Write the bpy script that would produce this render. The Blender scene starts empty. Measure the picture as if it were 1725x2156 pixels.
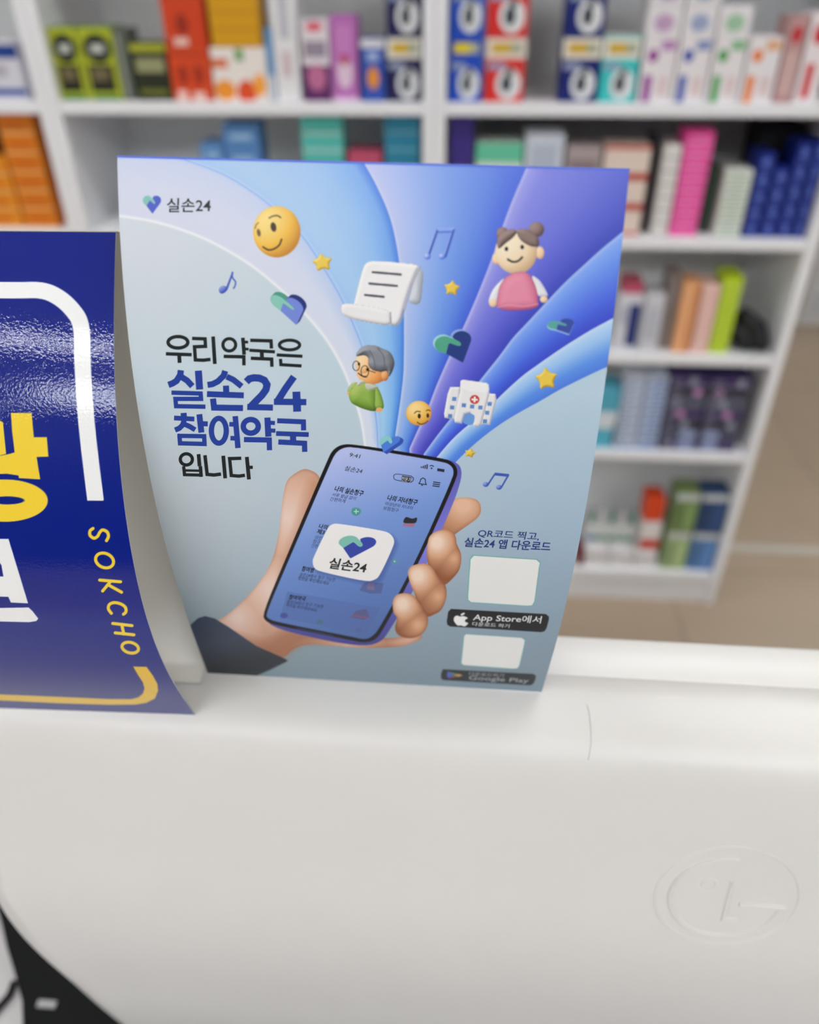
import bpy, bmesh, math, random
import numpy as np
from mathutils import Vector, Matrix
random.seed(7)
SC=bpy.context.scene; COL=SC.collection
# ---------- camera ----------
IW,IH=1725,2156
FP=1650.; PITCH=math.radians(35.4); ROLL=math.atan2(18,2322); CAMH=1.45
CAM=np.array([0,0,CAMH])
FW=np.array([0,math.cos(PITCH),-math.sin(PITCH)]); _u=np.array([0,math.sin(PITCH),math.cos(PITCH)]); _r=np.array([1.,0,0])
RT=_r*math.cos(ROLL)-_u*math.sin(ROLL); UP=_r*math.sin(ROLL)+_u*math.cos(ROLL)
cd=bpy.data.cameras.new('camera'); cam=bpy.data.objects.new('camera',cd); COL.objects.link(cam); SC.camera=cam
cam.matrix_world=Matrix(((RT[0],UP[0],-FW[0],0),(RT[1],UP[1],-FW[1],0),(RT[2],UP[2],-FW[2],CAMH),(0,0,0,1)))
cd.sensor_fit='HORIZONTAL'; cd.sensor_width=36; cd.lens=36*FP/IW; cd.clip_start=.01; cd.clip_end=60
cd.dof.use_dof=True; cd.dof.focus_distance=.266; cd.dof.aperture_fstop=cd.lens/1000/.0047
# ---------- world, exposure ----------
w=bpy.data.worlds.new('world'); SC.world=w; w.use_nodes=True
w.node_tree.nodes['Background'].inputs[0].default_value=(.8,.85,.9,1); w.node_tree.nodes['Background'].inputs[1].default_value=.3
SC.view_settings.view_transform='Standard'; SC.view_settings.look='None'; SC.view_settings.gamma=1
SC.view_settings.use_curve_mapping=False
SC.view_settings.exposure=0.83
LIGHT=9.0   # radiance of the ceiling lamp diffusers
LAMP_TURN=math.radians(-24)
# ceiling lamps, last row added as fill: centre x, y, half depth, half length
LAMPS=[(-.95,-1.05,.034,.60),(-.95,.95,.10,.60),(.95,-1.05,.034,.60),(.95,.95,.10,.60),(2.8,1.0,.07,.60),(-2.6,1.0,.07,.60),(.9,3.6,.09,.60),(2.8,3.6,.09,.60),(-2.6,-1.05,.07,.60),(2.8,-1.05,.07,.60),
 (-2.6,-2.0,.24,.60),(-.95,-2.0,.24,.60),(.95,-2.0,.24,.60),(2.8,-2.0,.24,.60)]  # wide row added to throw frontal light on the cards
def project(p):
    d=np.asarray(p)-CAM; zc=d@FW
    return np.stack([IW/2+FP*(d@RT)/zc, IH/2-FP*(d@UP)/zc],-1)
def ray(x,y): return FW+RT*((x-IW/2)/FP)-UP*((y-IH/2)/FP)
# ---------- printed artwork painter: colours are evaluated at arbitrary points of the printed sheet ----------
def catmull(pts, closed=True, n=6):
    p=np.asarray(pts,float); N=len(p); out=[]
    rng=range(N) if closed else range(N-1)
    for i in rng:
        if closed: a,b,c,d=p[(i-1)%N],p[i],p[(i+1)%N],p[(i+2)%N]
        else: a,b,c,d=p[max(i-1,0)],p[i],p[i+1],p[min(i+2,N-1)]
        for k in range(n):
            t=k/n
            out.append(.5*((2*b)+(c-a)*t+(2*a-5*b+4*c-d)*t*t+(3*b-a-3*c+d)*t**3))
    if not closed: out.append(p[-1])
    return np.array(out)
def chaikin(pts,it=2,closed=True):
    p=np.asarray(pts,float)
    for _ in range(it):
        q=np.roll(p,-1,0); p=np.stack([.75*p+.25*q,.25*p+.75*q],1).reshape(-1,2)
    return p
def seg_dist(x,y,A,B):
    best=np.full(x.shape,1e9); nx=np.zeros_like(x); ny=np.zeros_like(x)
    for a,b in zip(A,B):
        d=b-a; L=d@d+1e-12
        t=np.clip(((x-a[0])*d[0]+(y-a[1])*d[1])/L,0,1)
        ex=x-(a[0]+t*d[0]); ey=y-(a[1]+t*d[1]); dd=ex*ex+ey*ey
        m=dd<best; best[m]=dd[m]; nx[m]=ex[m]; ny[m]=ey[m]
    return np.sqrt(best),nx,ny
def inside(x,y,p):
    c=np.zeros(x.shape,bool); q=np.roll(p,-1,0)
    for a,b in zip(p,q):
        if a[1]==b[1]: continue
        m=(a[1]>y)!=(b[1]>y)
        c^= m & (x<(b[0]-a[0])*(y-a[1])/(b[1]-a[1])+a[0])
    return c
def lerp(a,b,t):
    a=np.asarray(a,float); b=np.asarray(b,float); return a+(b-a)*t[...,None]
def ramp(stops,t):
    ts=[s[0] for s in stops]; cs=np.array([s[1] for s in stops],float)
    return np.stack([np.interp(t,ts,cs[:,k]) for k in range(3)],-1)
class Painter:
    def __init__(s,x,y): s.x=x; s.y=y; s.c=np.zeros((len(x),3)); s.aa=1.3
    def box(s,p,m=3):
        p=np.asarray(p); return np.nonzero((s.x>p[:,0].min()-m)&(s.x<p[:,0].max()+m)&(s.y>p[:,1].min()-m)&(s.y<p[:,1].max()+m))[0]
    def blend(s,i,col,a): s.c[i]=s.c[i]*(1-a[:,None])+col*a[:,None]
    def sd(s,i,p):
        x,y=s.x[i],s.y[i]; d,nx,ny=seg_dist(x,y,p,np.roll(p,-1,0)); ins=inside(x,y,p)
        return np.where(ins,-d,d),nx,ny
    def poly(s,p,col,smooth=0,alpha=1.,soft=0):
        p=np.asarray(p,float)
        if smooth==1: p=catmull(p)
        if smooth==2: p=chaikin(p)
        i=s.box(p,3+soft*2); d,_,_=s.sd(i,p); w=s.aa+soft
        a=np.clip(.5-d/w,0,1)*alpha
        c=col(s.x[i],s.y[i]) if callable(col) else np.asarray(col,float)
        s.blend(i,c,a)
    def stroke(s,p,w,col,smooth=True,alpha=1.):
        p=np.asarray(p,float)
        if smooth and len(p)>2: p=catmull(p,False)
        i=s.box(p,w+3); d,_,_=seg_dist(s.x[i],s.y[i],p[:-1],p[1:])
        s.blend(i,np.asarray(col,float),np.clip(.5-(d-w/2)/s.aa,0,1)*alpha)
    def puff(s,p,lo,mid,hi,r,L=(-.5,-.6,.62),smooth=1,alpha=1.,k=1.):
        p=np.asarray(p,float)
        if smooth==1: p=catmull(p)
        if smooth==2: p=chaikin(p)
        i=s.box(p); d,nx,ny=s.sd(i,p); dd=np.clip(-d/r,0,1); ln=np.hypot(nx,ny)+1e-9
        m=(1-dd)*k; sg=np.where(d<0,-1,1)
        # outward normal is towards the nearest edge point
        ux,uy=-nx/ln,-ny/ln; nz=np.sqrt(np.clip(1-m*m,0,1)); L=np.array(L)/np.linalg.norm(L)
        t=ux*m*L[0]+uy*m*L[1]+nz*L[2]; t=(t+.35)/1.35
        c=ramp([(0,lo),(.55,mid),(1,hi)],t)
        s.blend(i,c,np.clip(.5-d/s.aa,0,1)*alpha)
    def organ(s,p,lights,lo,mid,hi,rim=10):
        p=catmull(p); i=s.box(p); d,_,_=s.sd(i,p); t=np.zeros(len(i))
        for q in lights: t=np.maximum(t,np.clip(1-np.hypot(s.x[i]-q[0],s.y[i]-q[1])/q[2],0,1)*(q[3] if len(q)>3 else 1))
        t=t-.22*np.clip(1+d/rim,0,1)**2
        s.blend(i,ramp([(0,lo),(.5,mid),(.85,hi),(1,hi)],t),np.clip(.5-d/s.aa,0,1))
    def ball(s,cx,cy,rx,ry,lo,mid,hi,L=(-.45,-.5,.7),ang=0,alpha=1.):
        th=np.linspace(0,2*np.pi,40,endpoint=False); ca,sa=np.cos(ang),np.sin(ang)
        i=np.nonzero((abs(s.x-cx)<max(rx,ry)+3)&(abs(s.y-cy)<max(rx,ry)+3))[0]
        dx,dy=s.x[i]-cx,s.y[i]-cy; u=(dx*ca+dy*sa)/rx; v=(-dx*sa+dy*ca)/ry; q=np.hypot(u,v)
        nz=np.sqrt(np.clip(1-q*q,0,1)); L=np.array(L)/np.linalg.norm(L)
        nx=u*ca-v*sa; ny=u*sa+v*ca
        t=(nx*L[0]+ny*L[1]+nz*L[2]+.35)/1.35
        s.blend(i,ramp([(0,lo),(.55,mid),(1,hi)],t),np.clip(.5-(q-1)*min(rx,ry)/s.aa,0,1)*alpha)
    def dot(s,cx,cy,rx,ry,col,ang=0,alpha=1.):
        i=np.nonzero((abs(s.x-cx)<max(rx,ry)+3)&(abs(s.y-cy)<max(rx,ry)+3))[0]
        ca,sa=np.cos(ang),np.sin(ang); dx,dy=s.x[i]-cx,s.y[i]-cy; q=np.hypot((dx*ca+dy*sa)/rx,(-dx*sa+dy*ca)/ry)
        s.blend(i,np.asarray(col,float),np.clip(.5-(q-1)*min(rx,ry)/s.aa,0,1)*alpha)
def zz(pts,ox,oy,k): return [(ox+a/k,oy+b/k) for a,b in pts]
def star(cx,cy,r,rot,ax=1.,ay=1.,q=.5):
    out=[]
    for k in range(10):
        a=rot+k*math.pi/5; rr=r if k%2==0 else r*q
        out.append((cx+ax*rr*math.sin(a),cy-ay*rr*math.cos(a)))
    return out
def heart(P,L,Rr,T,green,blue,side=None,off=(0,0),sidegreen=None):
    A=np.array([[0,.27,1],[1,.27,1],[.53,1,1]],float); M=np.linalg.solve(A,np.array([L,Rr,T],float))
    f=lambda p:np.c_[np.asarray(p,float),np.ones(len(p))]@M
    arc=lambda cx,a0,a1:[(cx+.26*math.cos(math.radians(a)),.27+.27*math.sin(math.radians(a))) for a in np.linspace(a0,a1,16)]
    la=arc(.255,145,325); ra=arc(.74,215,395)
    g=la+[(.56,.20),(.66,.33),(.68,.40),(.66,.45),(.62,.46),(.55,.42),(.47,.34),(.40,.28),(.36,.30),(.20,.57)]
    b=[(.20,.57),(.36,.30),(.40,.28),(.47,.34),(.55,.42),(.62,.46),(.66,.45),(.68,.40),(.66,.33),(.56,.20)]+ra+[(.56,.97),(.53,1.0),(.50,.97)]
    if side is not None:
        for k in np.linspace(1,.1,8):
            o=np.array(off)*k; P.poly(f(b)+o,side); P.poly(f(g)+o,sidegreen)
    P.poly(f(g),green); P.poly(f(b),blue)
def paint_sheet(x,y):
    P=Painter(x,y)
    # flat ground of the print: pale at the upper left, steel blue at the foot
    v=(y-330)/1100.
    base=ramp([(0,(220,224,236)),(.2,(214,222,230)),(.45,(204,219,228)),(.65,(202,212,219)),(.8,(184,198,206)),(.9,(158,176,186)),(1,(138,156,166))],v)
    right=ramp([(0,(190,215,225)),(.45,(188,212,227)),(.7,(168,192,213)),(.88,(148,170,188)),(1,(134,154,168))],v)
    t=np.clip((x-350)/800,0,1); P.c=lerp(base,right,t) if False else base*(1-t[:,None])+right*t[:,None]
    # fan of ribbons
    C=np.array((868.,1010.))
    B=[[(768,945),(760,890),(745,840),(720,775),(680,708),(620,640),(560,585),(500,542),(420,500),(330,470),(247,456),(150,445)],
       [(797,945),(794,890),(785,830),(770,760),(760,720),(735,660),(710,610),(680,560),(640,500),(600,460),(570,432),(530,402),(470,366),(390,336),(300,310)],
       [(828,945),(838,880),(845,830),(850,780),(851,700),(850,640),(842,560),(830,490),(815,440),(790,385),(765,340),(745,300)],
       [(862,945),(880,905),(900,862),(920,810),(950,742),(980,680),(1010,610),(1040,533),(1060,473),(1080,420),(1110,350),(1130,300)],
       [(893,955),(920,918),(950,880),(980,842),(1010,802),(1050,752),(1080,712),(1110,680),(1150,637),(1190,595),(1230,558),(1270,522),(1313,487),(1380,430)],
       [(918,965),(950,928),(980,900),(1020,868),(1060,828),(1100,792),(1130,770),(1170,742),(1210,716),(1250,692),(1295,668),(1380,622)],
       [(948,985),(985,948),(1020,918),(1060,889),(1100,865),(1140,843),(1180,820),(1230,795),(1280,772),(1380,730)]]
    rr=np.hypot(x-C[0],y-C[1]); th=np.arctan2(x-C[0],C[1]-y)
    A=[]
    for b in B:
        b=catmull(b,False); d=b-C; r=np.hypot(d[:,0],d[:,1]); a=np.arctan2(d[:,0],-d[:,1]); o=np.argsort(r)
        A.append(np.interp(rr,r[o],a[o]))
    far=np.clip((rr-80)/620,0,1)
    cols=[ # (stops near the phone, stops far away) across each ribbon
     ([(0,(232,236,244)),(.12,(222,228,242)),(.6,(216,226,246)),(1,(170,200,242))],[(0,(240,242,248)),(.05,(218,222,240)),(.5,(216,222,242)),(.93,(206,216,244)),(1,(190,210,246))]),
     ([(0,(150,195,245)),(.3,(165,210,245)),(.7,(125,185,245)),(1,(60,125,225))],[(0,(170,205,246)),(.12,(180,210,246)),(.6,(166,202,246)),(.9,(140,185,246)),(1,(85,135,235))]),
     ([(0,(170,195,240)),(.3,(140,180,240)),(.7,(95,145,235)),(1,(60,90,215))],[(0,(204,208,248)),(.18,(178,196,248)),(.5,(134,168,240)),(.8,(106,142,234)),(1,(80,112,228))]),
     ([(0,(170,165,235)),(.3,(120,120,225)),(.7,(85,85,205)),(1,(65,70,190))],[(0,(166,168,240)),(.15,(134,140,232)),(.55,(110,120,222)),(.85,(84,96,206)),(1,(64,78,192))]),
     ([(0,(140,175,245)),(.3,(105,145,240)),(.7,(70,100,225)),(1,(60,80,205))],[(0,(140,178,248)),(.25,(112,152,245)),(.6,(86,116,232)),(1,(66,80,208))]),
     ([(0,(185,215,248)),(.3,(150,195,245)),(.7,(85,140,235)),(1,(80,130,230))],[(0,(196,222,248)),(.35,(160,200,246)),(.7,(108,158,240)),(1,(86,128,230))])]
    for k in range(6):
        a0,a1=A[k],A[k+1]; w=(th-a0)/(a1-a0+1e-9); px=(a1-a0)*rr
        cov=np.clip(w*px/1.4+.5,0,1)*np.clip((1-w)*px/1.4+.5,0,1)
        if k<5: cov=np.clip(w*px/1.4+.5,0,1)*(w<1.15)
        m=cov>0; 
        c=ramp(cols[k][0],w[m])*(1-far[m,None])+ramp(cols[k][1],w[m])*far[m,None]
        P.c[m]=P.c[m]*(1-cov[m,None])+c*cov[m,None]
        if k>0:   # bright rim at the start, dark crease just before it
            e=np.exp(-((w[m]*px[m]-2)/3.)**2)*.35; 
            P.c[m]=P.c[m]*(1-e[:,None])+np.array((225,230,250))*e[:,None]
    e=np.exp(-(((th-A[0])*rr-2)/3.5)**2)*.8; P.blend(np.arange(len(x)),np.array((240,243,248.)),e)
    e=np.exp(-(((th-A[1])*rr+1)/1.8)**2)*.5; P.blend(np.arange(len(x)),np.array((105,160,240.)),e)
    # restore ground under the right-hand edge of the last ribbon (soft shadow)
    # ---- two smiling balls
    Y0,Y1,Y2=(200,135,45),(244,190,70),(255,226,140)
    P.ball(583,488,50,54,Y0,Y1,Y2)
    P.dot(576,478,6,10,(70,50,30),-.2); P.dot(545,490,4,8,(120,90,50),-.2)
    P.stroke([(567,459),(575,455),(584,454),(591,458)],3,(80,60,30)); P.stroke([(537,481),(540,473),(544,469)],2.4,(140,105,50))
    P.stroke([(554,520),(565,526),(577,524),(588,516),(593,504)],3.6,(75,52,25))
    P.ball(882,870,27,26,(210,140,50),(240,185,85),(255,222,150),L=(-.3,-.4,.7))
    P.dot(883,876,3.2,5,(55,40,25)); P.dot(901,875,2.8,4.6,(55,40,25)); P.stroke([(873,870),(878,866),(885,867)],2,(80,60,30)); P.stroke([(898,865),(902,863),(906,865)],2,(80,60,30))
    P.stroke([(879,889),(886,893),(895,891),(901,886)],2,(80,60,30))
    # ---- stars
    G0,G1,G2=(170,125,30),(228,190,60),(250,226,120)
    for cx,cy,r,rot,ax,ay in ((679,553,25,-.15,1,.88),(952,607,20,.1,1,.95),(1151,798,29,-.1,.95,.95),(990,954,14,.25,1,.8)):
        P.puff(chaikin(star(cx,cy,r,rot,ax,ay,.52),2),G0,G1,G2,6,smooth=0)
    # ---- music notes
    nb=(62,92,190)
    P.puff([(461,612),(463,605),(470,602),(477,604),(478,611),(472,617),(465,618)],(40,60,160),(70,95,200),(150,165,230),6)
    P.poly([(475,608),(487,577),(490,571),(492,574),(489,583),(479,611)],nb); P.stroke([(489,574),(490,585),(496,593),(495,602),(492,607)],3,nb)
    for p in ([(921,485),(902,540)],[(956,482),(938,540)]): P.stroke(p,5,(55,85,195),False); P.stroke([(p[0][0]-3,p[0][1]),(p[1][0]-3,p[1][1])],1.6,(165,185,245),False)
    P.stroke([(922,483),(956,481)],4,(150,175,245),False); P.stroke([(921,489),(953,488)],3,(75,110,220),False)
    P.ball(900,540,7,6,(60,90,210),(105,140,235),(200,212,250)); P.ball(931,540,7,6,(60,90,210),(105,140,235),(200,212,250))
    for p in ([(1041,1000),(1028,1020)],[(1071,1000),(1056,1026)]): P.stroke(p,3.4,(55,85,180),False)
    P.poly([(1042,995),(1072,998),(1071,1004),(1040,1001)],(60,90,185)); P.ball(1023,1020,6,5,(40,65,165),(75,105,205),(150,170,235)); P.ball(1051,1026,6,5,(40,65,165),(75,105,205),(150,170,235))
    # ---- two-colour hearts
    gr,gd,bl,bd=(140,205,190),(80,160,140),(120,140,222),(35,50,125)
    o=(240,310,3.08)
    heart(P,*zz([(1018,1000),(1225,1035),(1182,1152)],*o),gr,bl,bd,(7,-7),gd)
    heart(P,*zz([(187,345),(306,345),(250,430)],*o),(134,200,190),(72,92,200))
    o=(780,330,3.08)
    heart(P,*zz([(422,1235),(652,1165),(600,1334)],*o),(84,168,140),(42,62,130),(150,180,235),(-3.5,-3.5),(165,215,225))
    heart(P,*zz([(1154,1100),(1318,1066),(1290,1148)],*o),(95,170,165),(62,82,165),(150,180,240),(-1,3),(150,205,220))
    # ---- scroll of paper
    P.puff([(862,556),(880,560),(891,575),(890,600),(884,638),(862,634),(868,600)],(140,145,160),(190,196,208),(225,228,235),14)
    P.puff([(772,552),(790,549),(830,552),(868,556),(884,560),(876,575),(862,610),(850,650),(842,680),(828,687),(740,665),(745,640),(755,600),(764,565)],(165,165,178),(238,236,238),(255,254,252),9,smooth=2)
    P.puff([(717,645),(725,638),(760,642),(815,652),(824,660),(826,686),(790,682),(722,668)],(160,158,168),(232,230,232),(252,250,250),10,smooth=2)
    P.stroke([(886,562),(872,590),(858,632),(846,672),(836,684),(826,684),(822,672),(823,658)],2.4,(165,165,175))
    for a,b in (((785,573),(844,578)),((778,597),(836,602)),((769,621),(808,625))): P.stroke([a,b],4.6,(70,70,82),False)
    # ---- girl
    H0,H1,H2=(80,62,60),(126,104,100),(165,140,134)
    o=(780,330,3.08); z=lambda p:zz(p,*o)
    P.ball(*zz([(858,500)],*o)[0],13,14,H0,H1,H2); P.ball(*zz([(1078,472)],*o)[0],16,16,H0,H1,H2)
    P.ball(*zz([(818,660)],*o)[0],9,12,(225,165,120),(245,205,165),(250,225,190)); P.ball(*zz([(1100,622)],*o)[0],9,13,(225,175,130),(240,205,165),(250,225,190))
    P.ball(*zz([(945,618)],*o)[0],44,46,(205,170,130),(240,215,180),(252,236,208))
    P.puff(z([(828,590),(822,540),(845,505),(900,472),(950,480),(930,520),(880,560),(845,590)]),H0,H1,H2,12)
    P.puff(z([(952,478),(1000,466),(1050,490),(1090,530),(1090,580),(1040,580),(980,545),(952,500)]),H0,H1,H2,12)
    P.dot(*zz([(883,598)],*o)[0],3.8,4.6,(30,25,28)); P.dot(*zz([(985,586)],*o)[0],3.8,4.6,(30,25,28))
    P.stroke(z([(892,666),(925,682),(960,675),(985,652)]),4.2,(25,20,22))
    for p in ([(870,790),(830,820),(790,870),(768,930),(775,955),(820,960),(850,850)],[(1050,775),(1095,800),(1130,850),(1152,900),(1125,910),(1090,900),(1070,850)]): P.puff(z(p),(165,165,185),(225,225,232),(245,245,248),10)
    P.ball(*zz([(795,950)],*o)[0],8,8,(215,165,120),(240,205,165),(250,225,190)); P.ball(*zz([(1125,925)],*o)[0],8,7,(215,165,120),(240,205,165),(250,225,190))
    P.puff(z([(925,755),(970,745),(1020,755),(1055,800),(1080,870),(1090,950),(1070,980),(980,995),(880,995),(828,975),(822,940),(835,860),(870,790)]),(150,65,95),(206,108,140),(235,150,175),22,L=(-.2,-.3,.8))
    P.stroke(z([(828,975),(900,962),(990,970),(1085,955)]),4,(235,160,182),True,.6)
    # ---- grandfather figure
    o=(680,680,3.45); z=lambda p:zz(p,*o)
    P.puff(z([(180,495),(200,450),(240,430),(260,450),(220,500),(200,525)]),(95,120,60),(150,175,90),(185,205,130),9)
    P.dot(*zz([(190,512)],*o)[0],4,4,(240,190,120))
    P.puff(z([(300,430),(350,440),(385,455),(400,520),(400,600),(380,640),(320,632),(250,605),(205,575),(190,520),(215,470),(250,435)]),(70,100,35),(128,165,65),(180,205,110),22)
    P.puff(z([(385,460),(415,500),(438,570),(438,620),(385,618),(378,560)]),(75,105,40),(135,170,70),(170,200,105),9)
    P.dot(*zz([(410,630)],*o)[0],7,5,(238,180,115))
    P.ball(*zz([(360,350)],*o)[0],34,27,(205,120,55),(240,170,100),(255,215,160),L=(-.7,-.2,.6))
    P.ball(*zz([(295,290)],*o)[0],17,22,(225,160,100),(250,205,150),(255,225,180))
    P.puff(z([(245,445),(275,410),(305,428),(285,440),(260,458)]),(150,150,140),(205,205,195),(225,225,218),6)
    P.puff(z([(310,440),(345,440),(400,462),(370,485),(330,490),(308,465)]),(140,145,125),(190,192,175),(215,215,200),7)
    P.ball(*zz([(450,383)],*o)[0],8,11,(180,100,50),(225,150,90),(245,190,130))
    g0,g1,g2=(70,72,78),(118,122,130),(168,172,182)
    P.puff(z([(243,240),(262,195),(310,165),(380,165),(430,185),(490,215),(520,280),(510,340),(480,390),(465,350),(420,355),(360,340),(330,300),(330,255),(300,235)]),g0,g1,g2,16)
    P.stroke(z([(340,200),(370,260),(380,330)]),3,(90,92,100),True,.5); P.stroke(z([(400,185),(440,240),(450,310)]),3,(92,95,102),True,.5)
    for c,r in (((242,312),(7,10)),((305,352),(8,12))):
        th=np.linspace(0,2*np.pi,25); q=zz([c],*o)[0]; P.stroke([(q[0]+r[0]*np.cos(t),q[1]+r[1]*np.sin(t)) for t in th],1.6,(50,45,45))
    P.stroke(z([(330,345),(380,360)]),1.6,(70,55,50),False); P.dot(*zz([(325,338)],*o)[0],3,3.2,(30,25,25)); P.dot(*zz([(262,298)],*o)[0],2.6,3.2,(30,25,25))
    P.stroke(z([(258,365),(285,385),(318,390)]),2.4,(40,30,30))
    # ---- hospital block
    w0,w1,w2=(165,165,178),(225,224,228),(250,248,246)
    P.puff(z([(905,520),(925,465),(1000,465),(985,600),(955,700),(885,690),(880,660)]),w0,w1,w2,6,smooth=0)
    P.puff(z([(1200,510),(1255,515),(1262,560),(1215,740),(1150,735)]),w0,w1,w2,6,smooth=0)
    P.puff(z([(1000,420),(1020,412),(1190,435),(1208,450),(1210,520),(1150,740),(1130,755),(1090,750),(1095,690),(1070,655),(1030,665),(1010,730),(960,725),(952,690),(995,500)]),w0,(230,229,232),w2,7,smooth=0)
    P.poly(z([(1006,430),(1190,440),(1206,460),(1208,510),(1015,490)]),(246,246,246),2,.7)
    P.poly(z([(1012,730),(1022,670),(1060,650),(1100,668),(1105,690),(1090,748)]),(110,158,225),2)
    for c in ((955,552),(940,614),(925,676),(1025,598),(1085,607),(1145,614),(1212,588),(1194,652),(1178,714)):
        P.poly(z([(c[0]-14,c[1]-15),(c[0]+17,c[1]-13),(c[0]+13,c[1]+15),(c[0]-17,c[1]+13)]),(96,140,205))
    q=zz([(1103,556)],*o)[0]; P.dot(*q,10,9.5,(200,60,55)); P.poly([(q[0]-6.5,q[1]-2.2),(q[0]+6.5,q[1]-1.2),(q[0]+6.5,q[1]+2.6),(q[0]-6.5,q[1]+1.8)],(250,245,245)); P.poly([(q[0]-1.6,q[1]-6),(q[0]+2.4,q[1]-6),(q[0]+1.6,q[1]+6),(q[0]-2.4,q[1]+6)],(250,245,245))
    # ---- hand holding a phone (printed)
    k0,k1,k2=(158,100,72),(226,180,154),(246,218,202)
    P.organ([(636,989),(656,991),(672,1004),(684,1040),(700,1100),(700,1300),(800,1342),(880,1336),(884,1347),(850,1360),(820,1363),(760,1364),(700,1359),(650,1357),(620,1366),(590,1385),(520,1370),(450,1330),(440,1312),(470,1300),(500,1276),(540,1234),(570,1186),(586,1130),(592,1080),(598,1036),(608,1008)],[(606,1090,190,.85),(570,1240,150,.9),(500,1300,110,.9),(720,1350,130,.6),(860,1345,70,.5)],(176,120,92),(228,184,160),(246,218,204))
    P.poly([(655,1010),(690,1040),(640,1120),(600,1230),(590,1215),(625,1100)],(196,134,104),1,.55,soft=22)
    P.poly([(480,1335),(560,1350),(610,1325),(720,1350),(640,1355),(590,1383),(520,1370)],(168,110,80),1,.6,soft=24)
    P.organ([(900,1075),(930,1058),(960,1049),(990,1048),(1008,1056),(1013,1074),(1006,1090),(985,1106),(957,1126),(935,1145),(905,1140)],[(975,1062,90)],(150,96,66),(206,152,118),(236,192,162))
    # sleeve
    P.poly([(370,1440),(380,1340),(405,1312),(418,1301),(432,1297),(452,1302),(480,1319),(540,1360),(590,1382),(604,1389),(606,1392),(570,1410),(530,1427),(440,1450)],lambda X,Y:ramp([(0,(60,72,98)),(.5,(66,76,98)),(1,(48,54,62))],np.clip((Y-1300)/110+(X-450)/500,0,1)))
    P.poly([(556,1302),(600,1200),(700,960),(716,940),(740,936),(940,966),(966,976),(973,992),(970,1015),(955,1060),(885,1220),(818,1332),(802,1352),(770,1361),(700,1352),(580,1324)],lambda X,Y:ramp([(0,(92,92,176)),(.5,(132,132,232)),(1,(70,70,150))],np.clip((Y-960)/400,0,1)),2)
    P.poly([(553,1292),(600,1180),(690,968),(700,948),(718,936),(745,935),(935,965),(954,973),(964,988),(962,1008),(880,1190),(806,1328),(790,1348),(768,1354),(735,1347),(582,1317),(558,1308)],(18,18,24),2)
    def scr(X,Y):
        t=np.clip(((Y-940)+(X-690)*.35)/430,0,1); return ramp([(0,(196,204,246)),(.2,(164,184,240)),(.45,(124,158,226)),(.75,(100,134,202)),(1,(84,114,178))],t)
    P.poly([(560,1292),(605,1186),(697,972),(708,952),(724,942),(746,941),(933,972),(949,979),(956,990),(954,1006),(873,1188),(800,1322),(785,1340),(768,1347),(738,1340),(584,1310),(563,1302)],scr,2)
    P.poly([(605,1245),(800,1280),(772,1336),(590,1300)],(84,108,176),0,.4)
    P.poly([(800,940),(812,958),(826,968),(850,955),(846,935)],(60,80,150),1,.0)
    for c in ((0,),): pass
    # screen furniture: little pictures and icons
    P.poly([(739,1073),(740,1069),(741,1069),(750,1068),(760,1071),(761,1072),(759,1082),(750,1087),(741,1083)]if 0 else[(740,1075),(742,1070),(751,1068),(761,1073),(759,1082),(750,1087),(741,1083)],(78,160,150),2); P.stroke([(750,1073),(750,1081)],2,(200,230,235),False); P.stroke([(746,1077),(755,1077)],2,(200,230,235),False)
    P.poly([(850,1100),(855,1089),(868,1092),(878,1090),(876,1100),(866,1102)],(40,40,52),1); P.poly([(848,1107),(850,1102),(873,1102),(872,1110)],(190,110,130),0,.8)
    P.dot(831,1182,6,4.5,(90,165,165)); P.dot(831,1182,1.6,1.6,(200,225,235))
    P.poly([(757,1243),(766,1228),(775,1225),(808,1228),(803,1249),(780,1250)],(84,96,150),0,.7); P.poly([(775,1225),(790,1224),(788,1243),(772,1241)],(150,120,140),0,.6)
    P.poly([(738,1300),(750,1286),(772,1282),(778,1300),(765,1305)],(100,88,130),0,.7); P.stroke([(742,1296),(776,1301)],3,(150,100,120),False,.7)
    P.dot(598,1296,8,6,(70,80,160),0,.8); P.dot(674,1310,7,5,(70,120,140),0,.8); P.dot(755,1327,7,5,(90,105,160),0,.8)
    P.poly([(626,1321),(703,1337),(702,1341),(625,1325)],(40,50,80))
    # app tile with its soft shadow
    tile=[(690,1111),(700,1103),(712,1102),(806,1117),(822,1123),(831,1136),(829,1150),(800,1212),(790,1221),(772,1225),(676,1204),(661,1197),(658,1182),(660,1174)]
    P.poly([(a+6,b+6) for a,b in tile],(50,70,140),1,.45,soft=9)
    P.poly(tile,(248,246,246),2)
    o=(540,900,3.594); z=lambda p:zz(p,*o)
    heart(P,*z([(628,858),(903,880),(712,990)]),(132,200,185),(52,72,172))
    heart(P,*z([(936,98),(1084,100),(962,188)]),(140,210,210),(78,130,225),(52,84,185),(7,4),(110,180,195))
    # fingers in front of the phone
    sk=((150,90,58),(222,168,132),(250,224,204))
    P.organ([(902,1137),(910,1124),(924,1117),(940,1114),(953,1119),(960,1131),(962,1145),(971,1167),(970,1190),(962,1208),(938,1231),(920,1228),(906,1205),(899,1170)],[(920,1142,62),(956,1176,46,.55)],*sk)
    P.organ([(859,1206),(864,1194),(874,1189),(892,1186),(905,1190),(914,1200),(922,1214),(938,1232),(940,1258),(930,1283),(914,1294),(900,1298),(885,1284),(873,1250),(864,1228)],[(880,1212,62),(922,1256,46,.55)],*sk)
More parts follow.
